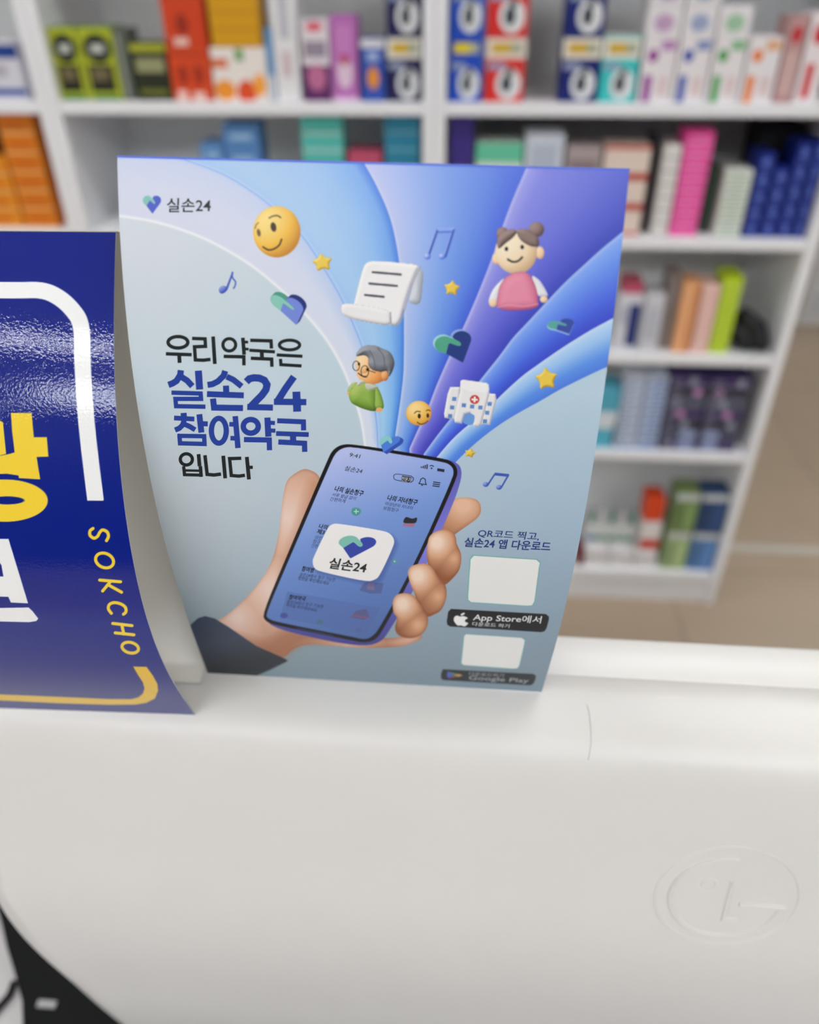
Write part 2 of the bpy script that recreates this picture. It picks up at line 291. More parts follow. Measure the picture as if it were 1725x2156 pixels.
    P.organ([(827,1272),(830,1259),(839,1251),(857,1249),(872,1255),(882,1268),(899,1292),(901,1314),(892,1332),(875,1342),(854,1343),(838,1336),(832,1322),(836,1302),(829,1290)],[(848,1272,56),(880,1316,42,.6)],*sk)
    # dark round between the fingers and the phone edge
    # white cards left blank, dark download badges
    for q,m in (([(996,1168),(1132,1177),(1139,1184),(1137,1194),(1127,1268),(1122,1276),(1112,1277),(990,1269),(984,1264),(984,1254),(989,1176)],1),
              ([(980,1334),(1100,1342),(1107,1347),(1105,1358),(1095,1402),(1091,1408),(1082,1409),(975,1401),(970,1397),(971,1388),(976,1338)],1)):
        c0=np.mean(q,0); P.poly(q,(112,184,180),0); P.poly([tuple(c0+(np.array(p)-c0)*np.array((.972,.965))) for p in q],(240,240,238),0)
    P.poly([(950,1282),(1150,1293),(1156,1298),(1156,1305),(1151,1323),(1147,1329),(1140,1331),(948,1319),(942,1315),(941,1308),(944,1288)],(26,28,32))
    P.poly([(933,1409),(1123,1419),(1129,1423),(1127,1432),(1123,1440),(1117,1443),(935,1432),(929,1429),(929,1418)],(48,52,58))
    # fruit mark and play triangle
    P.poly([(956,1302),(958,1298),(963,1296),(969,1298),(975,1297),(982,1299),(985,1302),(980,1305),(980,1309),(986,1312),(983,1316),(978,1319),(971,1317),(964,1317),(959,1312),(956,1307)],(245,245,245),1)
    P.poly([(970,1295),(972,1292),(977,1290),(979,1291),(977,1294),(973,1296)],(245,245,245),1)
    P.poly([(943,1414),(957,1421),(944,1428),(941,1421)],(90,110,200)); P.poly([(943,1414),(966,1419),(957,1422)],(90,150,100)); P.poly([(944,1429),(957,1422),(966,1424)],(170,90,90)); P.poly([(957,1422),(966,1419),(975,1422),(966,1425)],(205,160,90))
    # folded rim along the top
    top=np.interp(x,[247,1327],[327,355]); e=np.clip(1-(y-top)/6.5,0,1); P.blend(np.arange(len(x)),np.array((82,112,225.)),np.clip(e*2,0,1))
    return np.clip(P.c,0,255)

def paint_blue(x,y):
    P=Painter(x,y); P.c[:]=(4,30,132)
    t=np.clip((y-900)/500,0,1); P.c=P.c*(1-t[:,None]*.0)
    z=lambda p:zz(p,0,460,1.961)
    W_=(246,246,246); Y_=(250,214,60)
    P.stroke(z([(-400,296),(-200,296),(20,296),(90,296),(155,296),(200,305),(240,325),(275,352),(305,385),(325,415),(335,450),(339,490),(340,560),(344,660),(352,780),(363,900),(378,1030),(394,1160)]),34.5,W_)
    P.poly(z([(355,1165),(435,1165),(435,1215),(355,1215)]),(6,30,128))
    P.poly(z([(45,803),(130,803),(140,903),(193,903),(200,983),(151,985),(166,1077),(78,1072),(60,960),(50,880)]),Y_)
    P.poly(z([(-200,835),(0,835),(12,842),(25,972),(0,978),(-200,978)]),Y_)
    P.poly(z([(-200,1000),(0,980),(40,972),(78,960),(82,1062),(30,1054),(-200,1060)]),Y_)
    P.dot(10,460+1165/1.961,170/1.961*1.0+4,44.5,Y_); P.dot(15,460+1164/1.961,36,8.5,(6,30,128))
    P.poly(z([(-200,1323),(35,1323),(116,1589),(45,1586),(34,1562),(-200,1558)]),W_)
    P.poly(z([(-200,1412),(-8,1412),(6,1432),(14,1478),(-200,1478)]),(6,30,128))
    P.poly(z([(-200,1610),(0,1608),(118,1606),(135,1622),(158,1652),(150,1662),(120,1667),(0,1664),(-200,1662)]),W_)
    P.poly(z([(-300,1986),(0,1990),(250,2002),(450,2008),(560,2007),(605,2000),(640,1982),(653,1950),(650,1922),(632,1888),(605,1851),(550,1850),(570,1885),(590,1915),(597,1940),(590,1962),(570,1978),(540,1985),(450,1984),(250,1975),(0,1965),(-300,1962)]),(246,200,50))
    w=6.6
    P.stroke(z([(384,1280),(372,1290),(372,1308),(388,1320),(403,1312),(412,1296),(424,1286),(442,1294),(448,1312),(440,1330)]),w,Y_)
    th=np.linspace(0,2*np.pi,30)
    P.stroke(z([(432+37*math.cos(a),1412+30*math.sin(a)+6*math.cos(a)) for a in th]),w,Y_)
    P.stroke(z([(412,1493),(498,1500)]),w,Y_,False); P.stroke(z([(458,1497),(424,1538)]),w,Y_,False); P.stroke(z([(446,1512),(502,1543)]),w,Y_,False)
    P.stroke(z([(460,1630),(448,1612),(452,1594),(472,1586),(500,1592),(518,1606),(520,1624),(510,1634)]),w,Y_)
    P.stroke(z([(466,1672),(545,1681)]),w,Y_,False); P.stroke(z([(476,1711),(553,1719)]),w,Y_,False); P.stroke(z([(503,1676),(511,1715)]),w,Y_,False)
    P.stroke(z([(538+34*math.cos(a),1772+22*math.sin(a)+5*math.cos(a)) for a in th]),w,Y_)
    return P.c
# ---------- lettering: strokes and set type, given in the frame of the print and laid on the sheet ----------
Z1=lambda p:[(320+a/4.3125,680+b/4.3125) for a,b in p]
def circ(cx,cy,rx,ry,n=28): return [(cx+rx*math.cos(2*math.pi*k/n),cy+ry*math.sin(2*math.pi*k/n)) for k in range(n)]
HEAD_DARK=[ # (points, width, closed)
 (circ(237,175,90,52),32,1),([(127,280),(362,288)],32,0),([(248,285),(252,362)],36,0),
 ([(365,140),(483,144),(487,212),(387,216),(395,335),(470,338),(533,330)],32,0),([(556,122),(572,372)],34,0),
 (circ(703,198,58,56),30,1),([(826,133),(838,287)],34,0),([(838,172),(875,174)],26,0),([(842,235),(880,238)],26,0),([(652,303),(835,307),(836,385)],32,0),
 ([(893,157),(1082,162),(1086,232)],32,0),([(885,247),(1118,262)],30,0),([(998,260),(1000,318)],36,0),([(898,320),(1088,328),(1090,398)],32,0),
 (circ(1250,200,92,44),30,1),([(1133,290),(1368,302)],30,0),([(1168,325),(1172,378),(1360,390)],30,0),
 (circ(313,1238,55,51),30,1),([(424,1190),(433,1300)],34,0),([(288,1300),(298,1390)],30,0),([(440,1300),(448,1397)],32,0),([(290,1338),(445,1341)],22,0),([(290,1377),(450,1381)],28,0),
 ([(482,1200),(502,1374),(565,1380),(628,1371)],32,0),([(648,1205),(666,1410)],34,0),
 ([(812,1228),(706,1231),(721,1384),(790,1390),(845,1382)],31,0),([(862,1215),(882,1420)],35,0),([(872,1310),(917,1310)],30,0)]
HEAD_BLUE=[
 ([(263,428),(258,470),(225,525),(188,548),(150,562)],58,0),([(272,492),(320,522),(368,574)],56,0),([(422,432),(434,604)],64,0),
 ([(178,632),(443,640),(447,689),(214,689),(220,755),(487,760)],40,0),
 ([(666,434),(652,478),(600,530),(550,555),(505,562)],56,0),([(680,487),(740,515),(816,576)],54,0),([(673,568),(676,640)],56,0),([(500,645),(835,657)],54,0),([(555,686),(565,768),(828,772)],56,0),
 ([(858,534),(885,507),(925,497),(975,500),(1022,520),(1046,560),(1036,605),(1000,655),(940,715),(890,768)],66,0),([(866,762),(1100,768)],56,0),
 ([(1290,487),(1210,600),(1140,712)],64,0),([(1108,715),(1403,718)],58,0),([(1312,623),(1320,805)],72,0),
 ([(288,816),(292,868)],55,0),([(201,862),(386,872)],44,0),([(292,885),(280,925),(250,955),(210,972)],48,0),([(300,920),(345,940),(393,970)],46,0),([(431,828),(450,995)],54,0),([(455,914),(508,916)],46,0),
 ([(231,1024),(475,1028),(478,1098),(256,1092),(250,1024)],40,0),
 (circ(608,978,68,113),48,1),([(703,918),(765,922)],42,0),([(713,1045),(778,1048)],42,0),([(757,845),(782,1135)],50,0),
 (circ(898,938,68,62),50,1),([(1049,858),(1058,1032)],56,0),([(1060,905),(1118,908)],38,0),([(1062,975),(1122,978)],38,0),([(836,1058),(1066,1062),(1068,1155)],48,0),
 ([(1138,887),(1376,897),(1378,975)],46,0),([(1128,1003),(1425,1013)],44,0),([(1281,1005),(1284,1085)],56,0),([(1148,1080),(1386,1092),(1388,1170)],48,0)]
def resample(p,step,closed):
    p=list(map(lambda q:np.array(q,float),p)); 
    if closed: p=p+[p[0]]
    out=[]
    for a,b in zip(p[:-1],p[1:]):
        n=max(1,int(np.linalg.norm(b-a)/step))
        for k in range(n): out.append(a+(b-a)*k/n)
    if not closed: out.append(p[-1])
    return np.array(out)
def ribbon(p,w,closed):
    "butt-ended, mitred ribbon; returns vertices and quads in the print frame"
    p=np.array(resample(p,9.,closed)); n=len(p)
    nx=np.roll(p,-1,0)-p; pv=p-np.roll(p,1,0)
    if not closed: nx[-1]=pv[-1]; pv[0]=nx[0]
    nx/=np.linalg.norm(nx,axis=1)[:,None]; pv/=np.linalg.norm(pv,axis=1)[:,None]
    na=np.c_[-nx[:,1],nx[:,0]]; nb=np.c_[-pv[:,1],pv[:,0]]; m=na+nb; m/=np.linalg.norm(m,axis=1)[:,None]
    k=1/np.clip((m*na).sum(1),.4,1)
    L=p+m*(w/2*k)[:,None]; R=p-m*(w/2*k)[:,None]
    V=np.vstack([L,R]); Fc=[(i,(i+1)%n,n+(i+1)%n,n+i) for i in range(n if closed else n-1)]
    return V,Fc
# set type: (text, lower-left corner, lower-right corner, upper-left corner of the line box, weight, colour)
TYPE=[
 ("실손24",(351,447),(444,447),(352,417),.012,'ink'),
 ("9:41",(735,961),(757,965),(738,953),.0,'ink'),
 ("실손24",(724,990),(761,997),(729,980),.0,'ink'),
 ("나의 실손청구",(703,1034),(763,1045),(708,1022),.02,'ink'),("서류 발급 없이",(698,1044),(748,1053),(702,1037),.0,'grey'),("간편하게",(694,1054),(726,1059),(697,1046),.0,'grey'),
 ("나의 자녀청구",(814,1053),(877,1064),(819,1041),.02,'ink'),("미성년자 자녀의",(810,1063),(867,1073),(814,1056),.0,'grey'),("보험청구",(806,1073),(838,1079),(809,1065),.0,'grey'),
 ("나의",(670,1112),(688,1115),(674,1102),.02,'ink'),("제3",(666,1123),(682,1126),(670,1113),.02,'ink'),
 ("상인",(662,1134),(677,1137),(665,1126),.0,'grey'),("청구",(658,1143),(673,1146),(661,1135),.0,'grey'),("간편",(655,1152),(668,1154),(658,1144),.0,'grey'),
 ("참여병",(634,1202),(659,1206),(638,1191),.02,'ink'),("실손24에서 청구 가능한",(630,1212),(705,1225),(633,1204),.0,'grey'),("병원을 확인해보세요",(627,1220),(692,1232),(630,1212),.0,'grey'),
 ("참여약국",(607,1261),(642,1266),(611,1251),.02,'ink'),("실손24에서 청구 가능한",(603,1270),(680,1281),(606,1262),.0,'grey'),("약국을 확인해보세요",(601,1277),(666,1288),(604,1270),.0,'grey'),
 ("실손24",(690,1196),(769,1207),(697,1173),.022,'ink'),
 ("전문가",(845,1012),(865,1015),(847,1003),.0,'white'),
 ("QR코드 찍고,",(1005,1131),(1134,1139),(1009,1113),.008,'navy'),("실손24 앱 다운로드",(976,1151),(1158,1161),(980,1131),.02,'navy'),
 ("App Store에서",(995,1309),(1138,1315),(999,1291),.008,'white'),("다운로드 하기",(994,1317),(1072,1322),(996,1309),.0,'white'),
 ("다운로드하기",(987,1422),(1060,1426),(989,1414),.0,'pale'),("Google Play",(986,1433),(1112,1440),(989,1422),.006,'pale'),
]
# ---------- materials ----------
def lin(c): 
    c=np.asarray(c,float)/255.; return np.where(c<=.04045,c/12.92,((c+.055)/1.055)**2.4)
MATS={}
def mat(name,rgb=None,rough=.5,spec=.5,coat=0.,emit=0.,attr=False,noise=0.,nscale=20.,metal=0.,bump=0.,bscale=200.,coat_rough=.05):
    if name in MATS: return MATS[name]
    m=bpy.data.materials.new(name); m.use_nodes=True; nt=m.node_tree; b=nt.nodes['Principled BSDF']
    b.inputs['Roughness'].default_value=rough; b.inputs['Specular IOR Level'].default_value=spec
    b.inputs['Coat Weight'].default_value=coat; b.inputs['Coat Roughness'].default_value=coat_rough; b.inputs['Metallic'].default_value=metal
    if attr:
        a=nt.nodes.new('ShaderNodeAttribute'); a.attribute_name='Col'; src=a.outputs['Color']; nt.links.new(src,b.inputs['Base Color'])
    else:
        c=lin(rgb); b.inputs['Base Color'].default_value=(*c,1)
        if noise>0:
            n=nt.nodes.new('ShaderNodeTexNoise'); n.inputs['Scale'].default_value=nscale; n.inputs['Detail'].default_value=4
            g=nt.nodes.new('ShaderNodeTexCoord'); nt.links.new(g.outputs['Object'],n.inputs['Vector'])
            r=nt.nodes.new('ShaderNodeValToRGB'); r.color_ramp.elements[0].position=.3; r.color_ramp.elements[1].position=.7
            r.color_ramp.elements[0].color=(*(c*(1-noise)),1); r.color_ramp.elements[1].color=(*np.clip(c*(1+noise),0,1),1)
            nt.links.new(n.outputs['Fac'],r.inputs['Fac']); nt.links.new(r.outputs['Color'],b.inputs['Base Color'])
    if bump>0:
        n=nt.nodes.new('ShaderNodeTexNoise'); n.inputs['Scale'].default_value=bscale; g=nt.nodes.new('ShaderNodeTexCoord'); nt.links.new(g.outputs['Object'],n.inputs['Vector'])
        bm_=nt.nodes.new('ShaderNodeBump'); bm_.inputs['Strength'].default_value=bump; bm_.inputs['Distance'].default_value=.0004
        nt.links.new(n.outputs['Fac'],bm_.inputs['Height']); nt.links.new(bm_.outputs['Normal'],b.inputs['Normal'])
        if coat>0: nt.links.new(bm_.outputs['Normal'],b.inputs['Coat Normal'])
    if emit>0:
        b.inputs['Emission Color'].default_value=(.95,.98,1,1); b.inputs['Emission Strength'].default_value=emit
    MATS[name]=m; return m
M_SHELF=mat('white_laminate',(238,238,241),.35,.4,noise=.02,nscale=3)
M_BACK=mat('shelf_back_laminate',(236,238,238),.5,.3,noise=.02,nscale=3)
M_PLASTIC=mat('white_plastic',(222,219,215),.38,.4,noise=.012,nscale=12,bump=.05,bscale=900)
M_BLACK=mat('black_plastic',(9,10,12),.6,.15,noise=.1)
M_GREY=mat('glint_grey',(150,148,150),.5,.4)
M_PRINT=mat('printed_carton',attr=True,rough=.45,spec=.35)
M_CARD=mat('coated_card_print',attr=True,rough=.42,spec=.3)
M_GLOSS=mat('laminated_card_print',attr=True,rough=.5,spec=.08,coat=.85,coat_rough=.05,bump=.14,bscale=1100)
M_WALL=mat('wall_paint',(214,213,208),.8,.2,noise=.02,nscale=2)
M_DESK=mat('desk_laminate',(190,186,186),.45,.4,noise=.03,nscale=8)
M_CEIL=mat('ceiling_tile',(225,225,222),.9,.1,noise=.02,nscale=3)
M_LAMP=mat('lamp_diffuser',(240,240,240),.5,.1,emit=LIGHT)
M_TUBE=mat('bright_lamp_diffuser',(240,240,240),.5,.1,emit=LIGHT*2.4)
M_ALU=mat('brushed_metal',(190,190,188),.35,.5,metal=.8)
def floor_material():
    m=bpy.data.materials.new('floor_tile'); m.use_nodes=True; nt=m.node_tree; b=nt.nodes['Principled BSDF']
    tc=nt.nodes.new('ShaderNodeTexCoord'); mp=nt.nodes.new('ShaderNodeMapping'); br=nt.nodes.new('ShaderNodeTexBrick'); n=nt.nodes.new('ShaderNodeTexNoise')
    mp.inputs['Rotation'].default_value=(0,0,math.radians(4.3)); br.offset=0
    for k,v in (('Scale',1.),('Mortar Size',.003),('Brick Width',.6),('Row Height',.6)): br.inputs[k].default_value=v
    br.inputs['Color1'].default_value=(*lin((192,171,147)),1); br.inputs['Color2'].default_value=(*lin((188,168,145)),1); br.inputs['Mortar'].default_value=(*lin((156,139,119)),1)
    n.inputs['Scale'].default_value=6; n.inputs['Detail'].default_value=5
    mx=nt.nodes.new('ShaderNodeMixRGB'); mx.blend_type='MULTIPLY'; mx.inputs[0].default_value=.16
    nt.links.new(tc.outputs['Object'],mp.inputs[0]); nt.links.new(mp.outputs[0],br.inputs[0]); nt.links.new(tc.outputs['Object'],n.inputs['Vector'])
    nt.links.new(br.outputs[0],mx.inputs[1]); nt.links.new(n.outputs['Fac'],mx.inputs[2]); nt.links.new(mx.outputs[0],b.inputs['Base Color'])
    b.inputs['Roughness'].default_value=.35; return m
M_FLOOR=floor_material()
# ---------- object helpers ----------
def tag(o,label=None,cat=None,group=None,kind=None):
    for k,v in (('label',label),('category',cat),('group',group),('kind',kind)):
        if v: o[k]=v
    return o
def link(name,me,parent=None):
    o=bpy.data.objects.new(name,me); COL.objects.link(o)
    if parent is not None: o.parent=parent
    return o
def empty(name,loc=(0,0,0),rz=0):
    o=bpy.data.objects.new(name,None); o.empty_display_size=.05; COL.objects.link(o); o.location=loc; o.rotation_euler=(0,0,rz); return o
def from_bm(name,bm,m,parent=None,smooth=False,bevel=0.):
    if bevel>0: bmesh.ops.bevel(bm,geom=bm.edges[:],offset=bevel,segments=2,affect='EDGES',clamp_overlap=True)
    bmesh.ops.recalc_face_normals(bm,faces=bm.faces[:])
    me=bpy.data.meshes.new(name); bm.to_mesh(me); bm.free(); me.materials.append(m)
    if smooth: me.polygons.foreach_set('use_smooth',[True]*len(me.polygons))
    return link(name,me,parent)
def add_box(bm,x0,x1,y0,y1,z0,z1):
    v=[bm.verts.new((x,y,z)) for x in (x0,x1) for y in (y0,y1) for z in (z0,z1)]
    for f in ((0,1,3,2),(4,6,7,5),(0,4,5,1),(2,3,7,6),(0,2,6,4),(1,5,7,3)): bm.faces.new([v[i] for i in f])
def box(name,ext,m,parent=None,bevel=0.):
    bm=bmesh.new(); add_box(bm,*ext); return from_bm(name,bm,m,parent,False,bevel)
def lathe(name,prof,m,parent=None,n=20,loc=(0,0,0)):
    bm=bmesh.new(); rings=[[bm.verts.new((r*math.cos(2*math.pi*k/n),r*math.sin(2*math.pi*k/n),z)) for k in range(n)] for r,z in prof]
    for a,b in zip(rings[:-1],rings[1:]):
        for k in range(n): bm.faces.new((a[k],a[(k+1)%n],b[(k+1)%n],b[k]))
    bm.faces.new(rings[0][::-1]); bm.faces.new(rings[-1])
    o=from_bm(name,bm,m,parent,True); o.location=loc; return o
def tube(name,pts,r,m,parent=None,n=8):
    bm=bmesh.new(); P=[Vector(p) for p in pts]; rings=[]
    for i,p in enumerate(P):
        t=(P[min(i+1,len(P)-1)]-P[max(i-1,0)]).normalized(); a=t.orthogonal().normalized(); b=t.cross(a)
        if i: 
            a=(pa-t*pa.dot(t)).normalized(); b=t.cross(a)
        pa=a; rings.append([bm.verts.new(p+a*r*math.cos(2*math.pi*k/n)+b*r*math.sin(2*math.pi*k/n)) for k in range(n)])
    for a,b in zip(rings[:-1],rings[1:]):
        for k in range(n): bm.faces.new((a[k],a[(k+1)%n],b[(k+1)%n],b[k]))
    bm.faces.new(rings[0][::-1]); bm.faces.new(rings[-1]); return from_bm(name,bm,m,parent,True)
# ---------- the room ----------
for nm,e,m in (('floor',(-3.5,4.5,-2.5,6,-.05,0),M_FLOOR),('ceiling',(-3.5,4.5,-2.5,6,2.7,2.75),M_CEIL),('wall_left',(-3.55,-3.5,-2.5,6,0,2.7),M_WALL),('wall_right',(4.5,4.55,-2.5,6,0,2.7),M_WALL),('wall_back',(-3.5,4.5,6,6.05,0,2.7),M_WALL),('wall_front',(-3.5,4.5,-2.55,-2.5,0,2.7),mat('front_wall_darkened',(52,54,58),.4,.4,noise=.05,nscale=2))):  # unseen front wall coloured dark to cut low frontal light and card reflections
    tag(box(nm,e,m),kind='structure')
YAW=math.radians(4.3); UX=np.array([math.cos(YAW),-math.sin(YAW),0]); UN=np.array([math.sin(YAW),math.cos(YAW),0]); S0=np.array([.82682828,1.59299501,0.])
def sp(u,off,z=0): p=S0+UX*u+UN*off; return (p[0],p[1],z)
o=box('trim_1',(-.9,.9,-.016,.016,0,.004),mat('pale_floor_strip',(206,200,190),.4,.4,noise=.03)); o.location=(1.85,1.775,0); o.rotation_euler=(0,0,-YAW); tag(o,kind='structure')
LW=('ceiling light strip over the customer side, left of the card stands','ceiling light strip between the counter and the shelving, left one','ceiling light strip over the customer side, right of the card stands','ceiling light strip between the counter and the shelving, middle one','ceiling light strip between the counter and the shelving, right one','ceiling light strip at the far left over the shelving aisle','ceiling light strip behind the shelving, middle one','ceiling light strip behind the shelving, right one','ceiling light strip at the far left over the customer side','ceiling light strip at the far right over the customer side','added wide fill light at the ceiling nearest the entrance wall, leftmost','added wide fill light at the ceiling nearest the entrance wall, second from the left','added wide fill light at the ceiling nearest the entrance wall, third from the left','added wide fill light at the ceiling nearest the entrance wall, rightmost')
for (x,y,a,b),lb in zip(LAMPS,LW):
    t=tag(empty('ceiling_light',(x,y,2.7),LAMP_TURN if y<0 and abs(x)<1 else 0),lb,'ceiling light','ceiling light strips')
    bm=bmesh.new()
    for e in ((-b-.02,b+.02,-a-.02,-a,-.03,0),(-b-.02,b+.02,a,a+.02,-.03,0),(-b-.02,-b,-a,a,-.03,0),(b,b+.02,-a,a,-.03,0)): add_box(bm,*e)
    from_bm('frame',bm,M_SHELF,t); box('diffuser',(-b,b,-a,a,-.02,-.005),M_TUBE if a<.05 else M_LAMP,t)
# ---------- shelving ----------
BOARD=(.104,.472,.723,.977,1.222,1.55)
def shelving(u0,u1,label,boards=BOARD,off=0.,org=None):
    t=empty('shelving_unit',sp((u0+u1)/2,off) if org is None else org,-YAW); W=(u1-u0)/2-.0005; D=.32
    tag(t,label,'shelf','white shelving units')
    top=boards[-1]+.25
    for s in (-1,1):
        box('side_panel',tuple(sorted((s*W,s*(W-.021))))+(0,D,0,top),M_SHELF,t,.0012)
    box('back_panel',(-W+.021,W-.021,D-.012,D-.002,.02,top-.02),M_BACK,t)
    box('plinth',(-W+.021,W-.021,.012,.03,0,boards[0]-.0225),M_SHELF,t)
    box('top_panel',(-W+.021,W-.021,.0,D-.012,top-.022,top-.001),M_SHELF,t,.001)
    for z in boards: box('shelf_board',(-W+.0212,W-.0212,.002,D-.0125,z-.022,z),M_SHELF,t,.0012)
    return t
shelving(-.776,0,'white shelving unit standing at the end of the row, beside the beige floor')
shelving(-1.53,-.776,'white shelving unit in the middle, behind the light blue card stand')
shelving(-2.284,-1.53,'white shelving unit at the left edge, holding the orange boxes')
shelving(0,1.3,'far white shelving unit beyond the beige floor at the right edge',(.05,.42,.74,1.06),org=(2.51,3.50,0))
# ---------- cartons on the shelves ----------
def hit(x,y,off):
    d=ray(x,y); t=((S0+UN*off-CAM)@UN)/(d@UN); p=CAM+d*t; return float((p-S0)@UX),float(p[2])
def carton_mesh(w,d,h,base,patches=(),top=None,side=None):
    V=[];Fc=[];C=[]
    def quad(p,c):
        k=len(V); V.extend(p); Fc.append(tuple(range(k,k+len(p)))); C.extend([c]*len(p))
    x0,x1=-w/2,w/2
    quad([(x0,0,0),(x1,0,0),(x1,0,h),(x0,0,h)],base); quad([(x1,d,0),(x0,d,0),(x0,d,h),(x1,d,h)],base)
    quad([(x0,d,0),(x0,0,0),(x0,0,h),(x0,d,h)],side or base); quad([(x1,0,0),(x1,d,0),(x1,d,h),(x1,0,h)],side or base)
    quad([(x0,0,h),(x1,0,h),(x1,d,h),(x0,d,h)],top or base); quad([(x0,d,0),(x1,d,0),(x1,0,0),(x0,0,0)],base)
    e=.0003
    for i,pt in enumerate(patches):
        yy=-e*(i+1)/max(1,len(patches))
        if len(pt)==5:
            a,b,c,dd,col=pt; quad([(x0+a*w,yy,b*h),(x0+c*w,yy,b*h),(x0+c*w,yy,dd*h),(x0+a*w,yy,dd*h)],col)
        else:
            _,cx,cz,rx,rz,col=pt; quad([(x0+min(1,max(0,cx+rx*math.cos(q)))*w,yy,min(1,max(.004,cz+rz*math.sin(q)))*h) for q in np.linspace(0,2*math.pi,17)[:-1]],col)
    me=bpy.data.meshes.new('carton'); me.from_pydata(V,[],Fc); 
    ca=me.color_attributes.new('Col','FLOAT_COLOR','CORNER')
    cc=np.ones((len(C),4)); cc[:,:3]=lin(np.array(C)); ca.data.foreach_set('color',cc.ravel()); me.materials.append(M_PRINT); return me
def carton(label,x0,x1,ytop,zb,base,patches=(),off=.02,d=.07,ybase=None,h=None,name='product_box',cat='box',group=None,top=None,side=None,tilt=0.):
    """a carton standing on the board at height zb whose front spans the given columns of the photo"""
    yb=ybase
    if yb is None:   # row where the board height is met at this depth
        lo,hi=-400,2156
        for _ in range(40):
            mid=(lo+hi)/2
            if hit((x0+x1)/2,mid,off)[1]>zb: lo=mid
            else: hi=mid
        yb=lo
    ua,ub=hit(x0,yb,off)[0],hit(x1,yb,off)[0]
    if h is None: h=hit((x0+x1)/2,ytop,off)[1]-zb
    w=ub-ua-.0012
    o=link(name,carton_mesh(w,d,h,base,patches,top,side)); o.location=sp((ua+ub)/2,off,zb+.0002); o.rotation_euler=(0,0,-YAW+tilt)
    tag(o,label,cat,group); return o,h
ORD=('bottom','second from the bottom','third from the bottom','fourth from the bottom','fifth from the bottom','sixth from the bottom','seventh from the bottom','eighth from the bottom','ninth from the bottom','tenth from the bottom')
def stack(what,x0,x1,ytop,zb,n,base,patches=(),group=None,off=.02,d=.07,alt=None,**k):
    lo,hi=-400,2156
    for _ in range(40):
        mid=(lo+hi)/2
        if hit((x0+x1)/2,mid,off)[1]>zb: lo=mid
        else: hi=mid
    H=hit((x0+x1)/2,ytop,off)[1]-zb; h=H/n
    for i in range(n):
        lb='%s, %s'%(what,'topmost' if i==n-1 else ORD[i])
        b=base if alt is None or i%2==0 else alt
        carton(lb,x0,x1,0,zb+i*h,b,patches,off,d,ybase=lo,h=h-.0008,group=group,**k)
R1,R2,R3,R4,R5=1.222,.977,.723,.472,.104
BLK=(24,26,24); WH=(232,230,232)
# upper row, middle unit
yg=(172,182,40)
for x0,x1,lb in ((131,190,'yellow-green box with black discs at the left end of the upper shelf'),(192,262,'yellow-green box with black discs, second from the left on the upper shelf')):
    carton(lb,x0,x1,58,R1,yg,[(.1,.0,.9,.07,(70,130,60)),('e',.5,.72,.42,.2,(28,30,30)),(.3,.66,.7,.78,(190,195,185)),(.1,.12,.85,.5,(40,38,28)),(.2,.28,.7,.46,(110,100,70))],group='yellow-green boxes',side=(120,125,115),top=(90,140,70))
carton('narrow grey-green box turned sideways beside the yellow-green boxes',264,288,62,R1,(95,102,92),[(.1,.05,.5,.95,(135,140,130))],off=.024)
carton('low dark box with a yellow top edge, left of the orange-red boxes',292,366,92,R1,(42,45,30),[(0,.86,1,1,(170,172,50)),(.1,.5,.9,.75,(150,150,110)),(.1,.1,.9,.2,(110,115,40))])
orr=(214,72,30)
_,h=carton('orange-red box standing under another orange-red box',368,452,103,R1,orr,[(.05,.86,.95,.9,(160,40,20)),('e',.3,.5,.12,.2,(160,46,24)),('e',.7,.5,.12,.2,(160,46,24)),(.1,0,.35,.2,(235,200,190)),(.5,0,.8,.17,(235,200,190))],group='orange-red boxes')
carton('orange-red box lying on top of another orange-red box',368,452,0,R1+h+.0006,(208,66,26),[('e',.45,.45,.15,.2,(150,40,22)),(.2,.05,.55,.2,(235,195,185))],ybase=hit and 205,h=h,group='orange-red boxes')
_,h=carton('white box with orange splashes under the mustard box',455,568,100,R1,(236,228,222),[('e',.2,.2,.2,.2,(240,150,50)),('e',.6,.15,.18,.25,(225,80,40)),('e',.85,.3,.12,.22,(245,165,60)),(.0,.62,.3,.8,(220,120,80)),(.45,.75,.6,.98,(110,160,90))])
carton('mustard yellow box on the white and orange box',462,562,0,R1+h+.0006,(214,156,22),[(.05,.3,.95,.34,(190,134,16)),(.05,.6,.95,.64,(190,134,16))],ybase=205,h=h)
carton('slim light blue box left of the tall white box',570,584,60,R1,(120,175,225),[(.0,0,1,.35,(225,232,240))],off=.03)
carton('tall white box left of the purple and white box',586,636,-60,R1,(230,228,230),[(.3,.5,.7,.9,(190,190,198)),(.3,.2,.7,.4,(210,190,195))])
carton('white box with a purple lower half, left of the pink-violet box',642,700,42,R1,(226,218,224),[(0,0,1,.45,(96,40,100)),('e',.5,.3,.35,.17,(190,110,150)),('e',.5,.92,.3,.06,(220,90,110)),(.1,.55,.9,.75,(150,140,155))])
carton('tall pink-violet box beside the purple and white box',702,757,34,R1,(186,110,182),[('e',.5,.35,.3,.2,(225,200,220)),(.2,.55,.8,.9,(200,130,195)),('e',.5,.5,.15,.07,(180,50,80)),(.0,.0,1,.05,(230,190,225))])
carton('blue box with an orange dot, left of the navy boxes',763,812,82,R1,(52,84,176),[(0,.86,1,1,(220,220,228)),('e',.5,.38,.25,.18,(235,150,40)),(.25,.65,.75,.8,(160,180,225))])
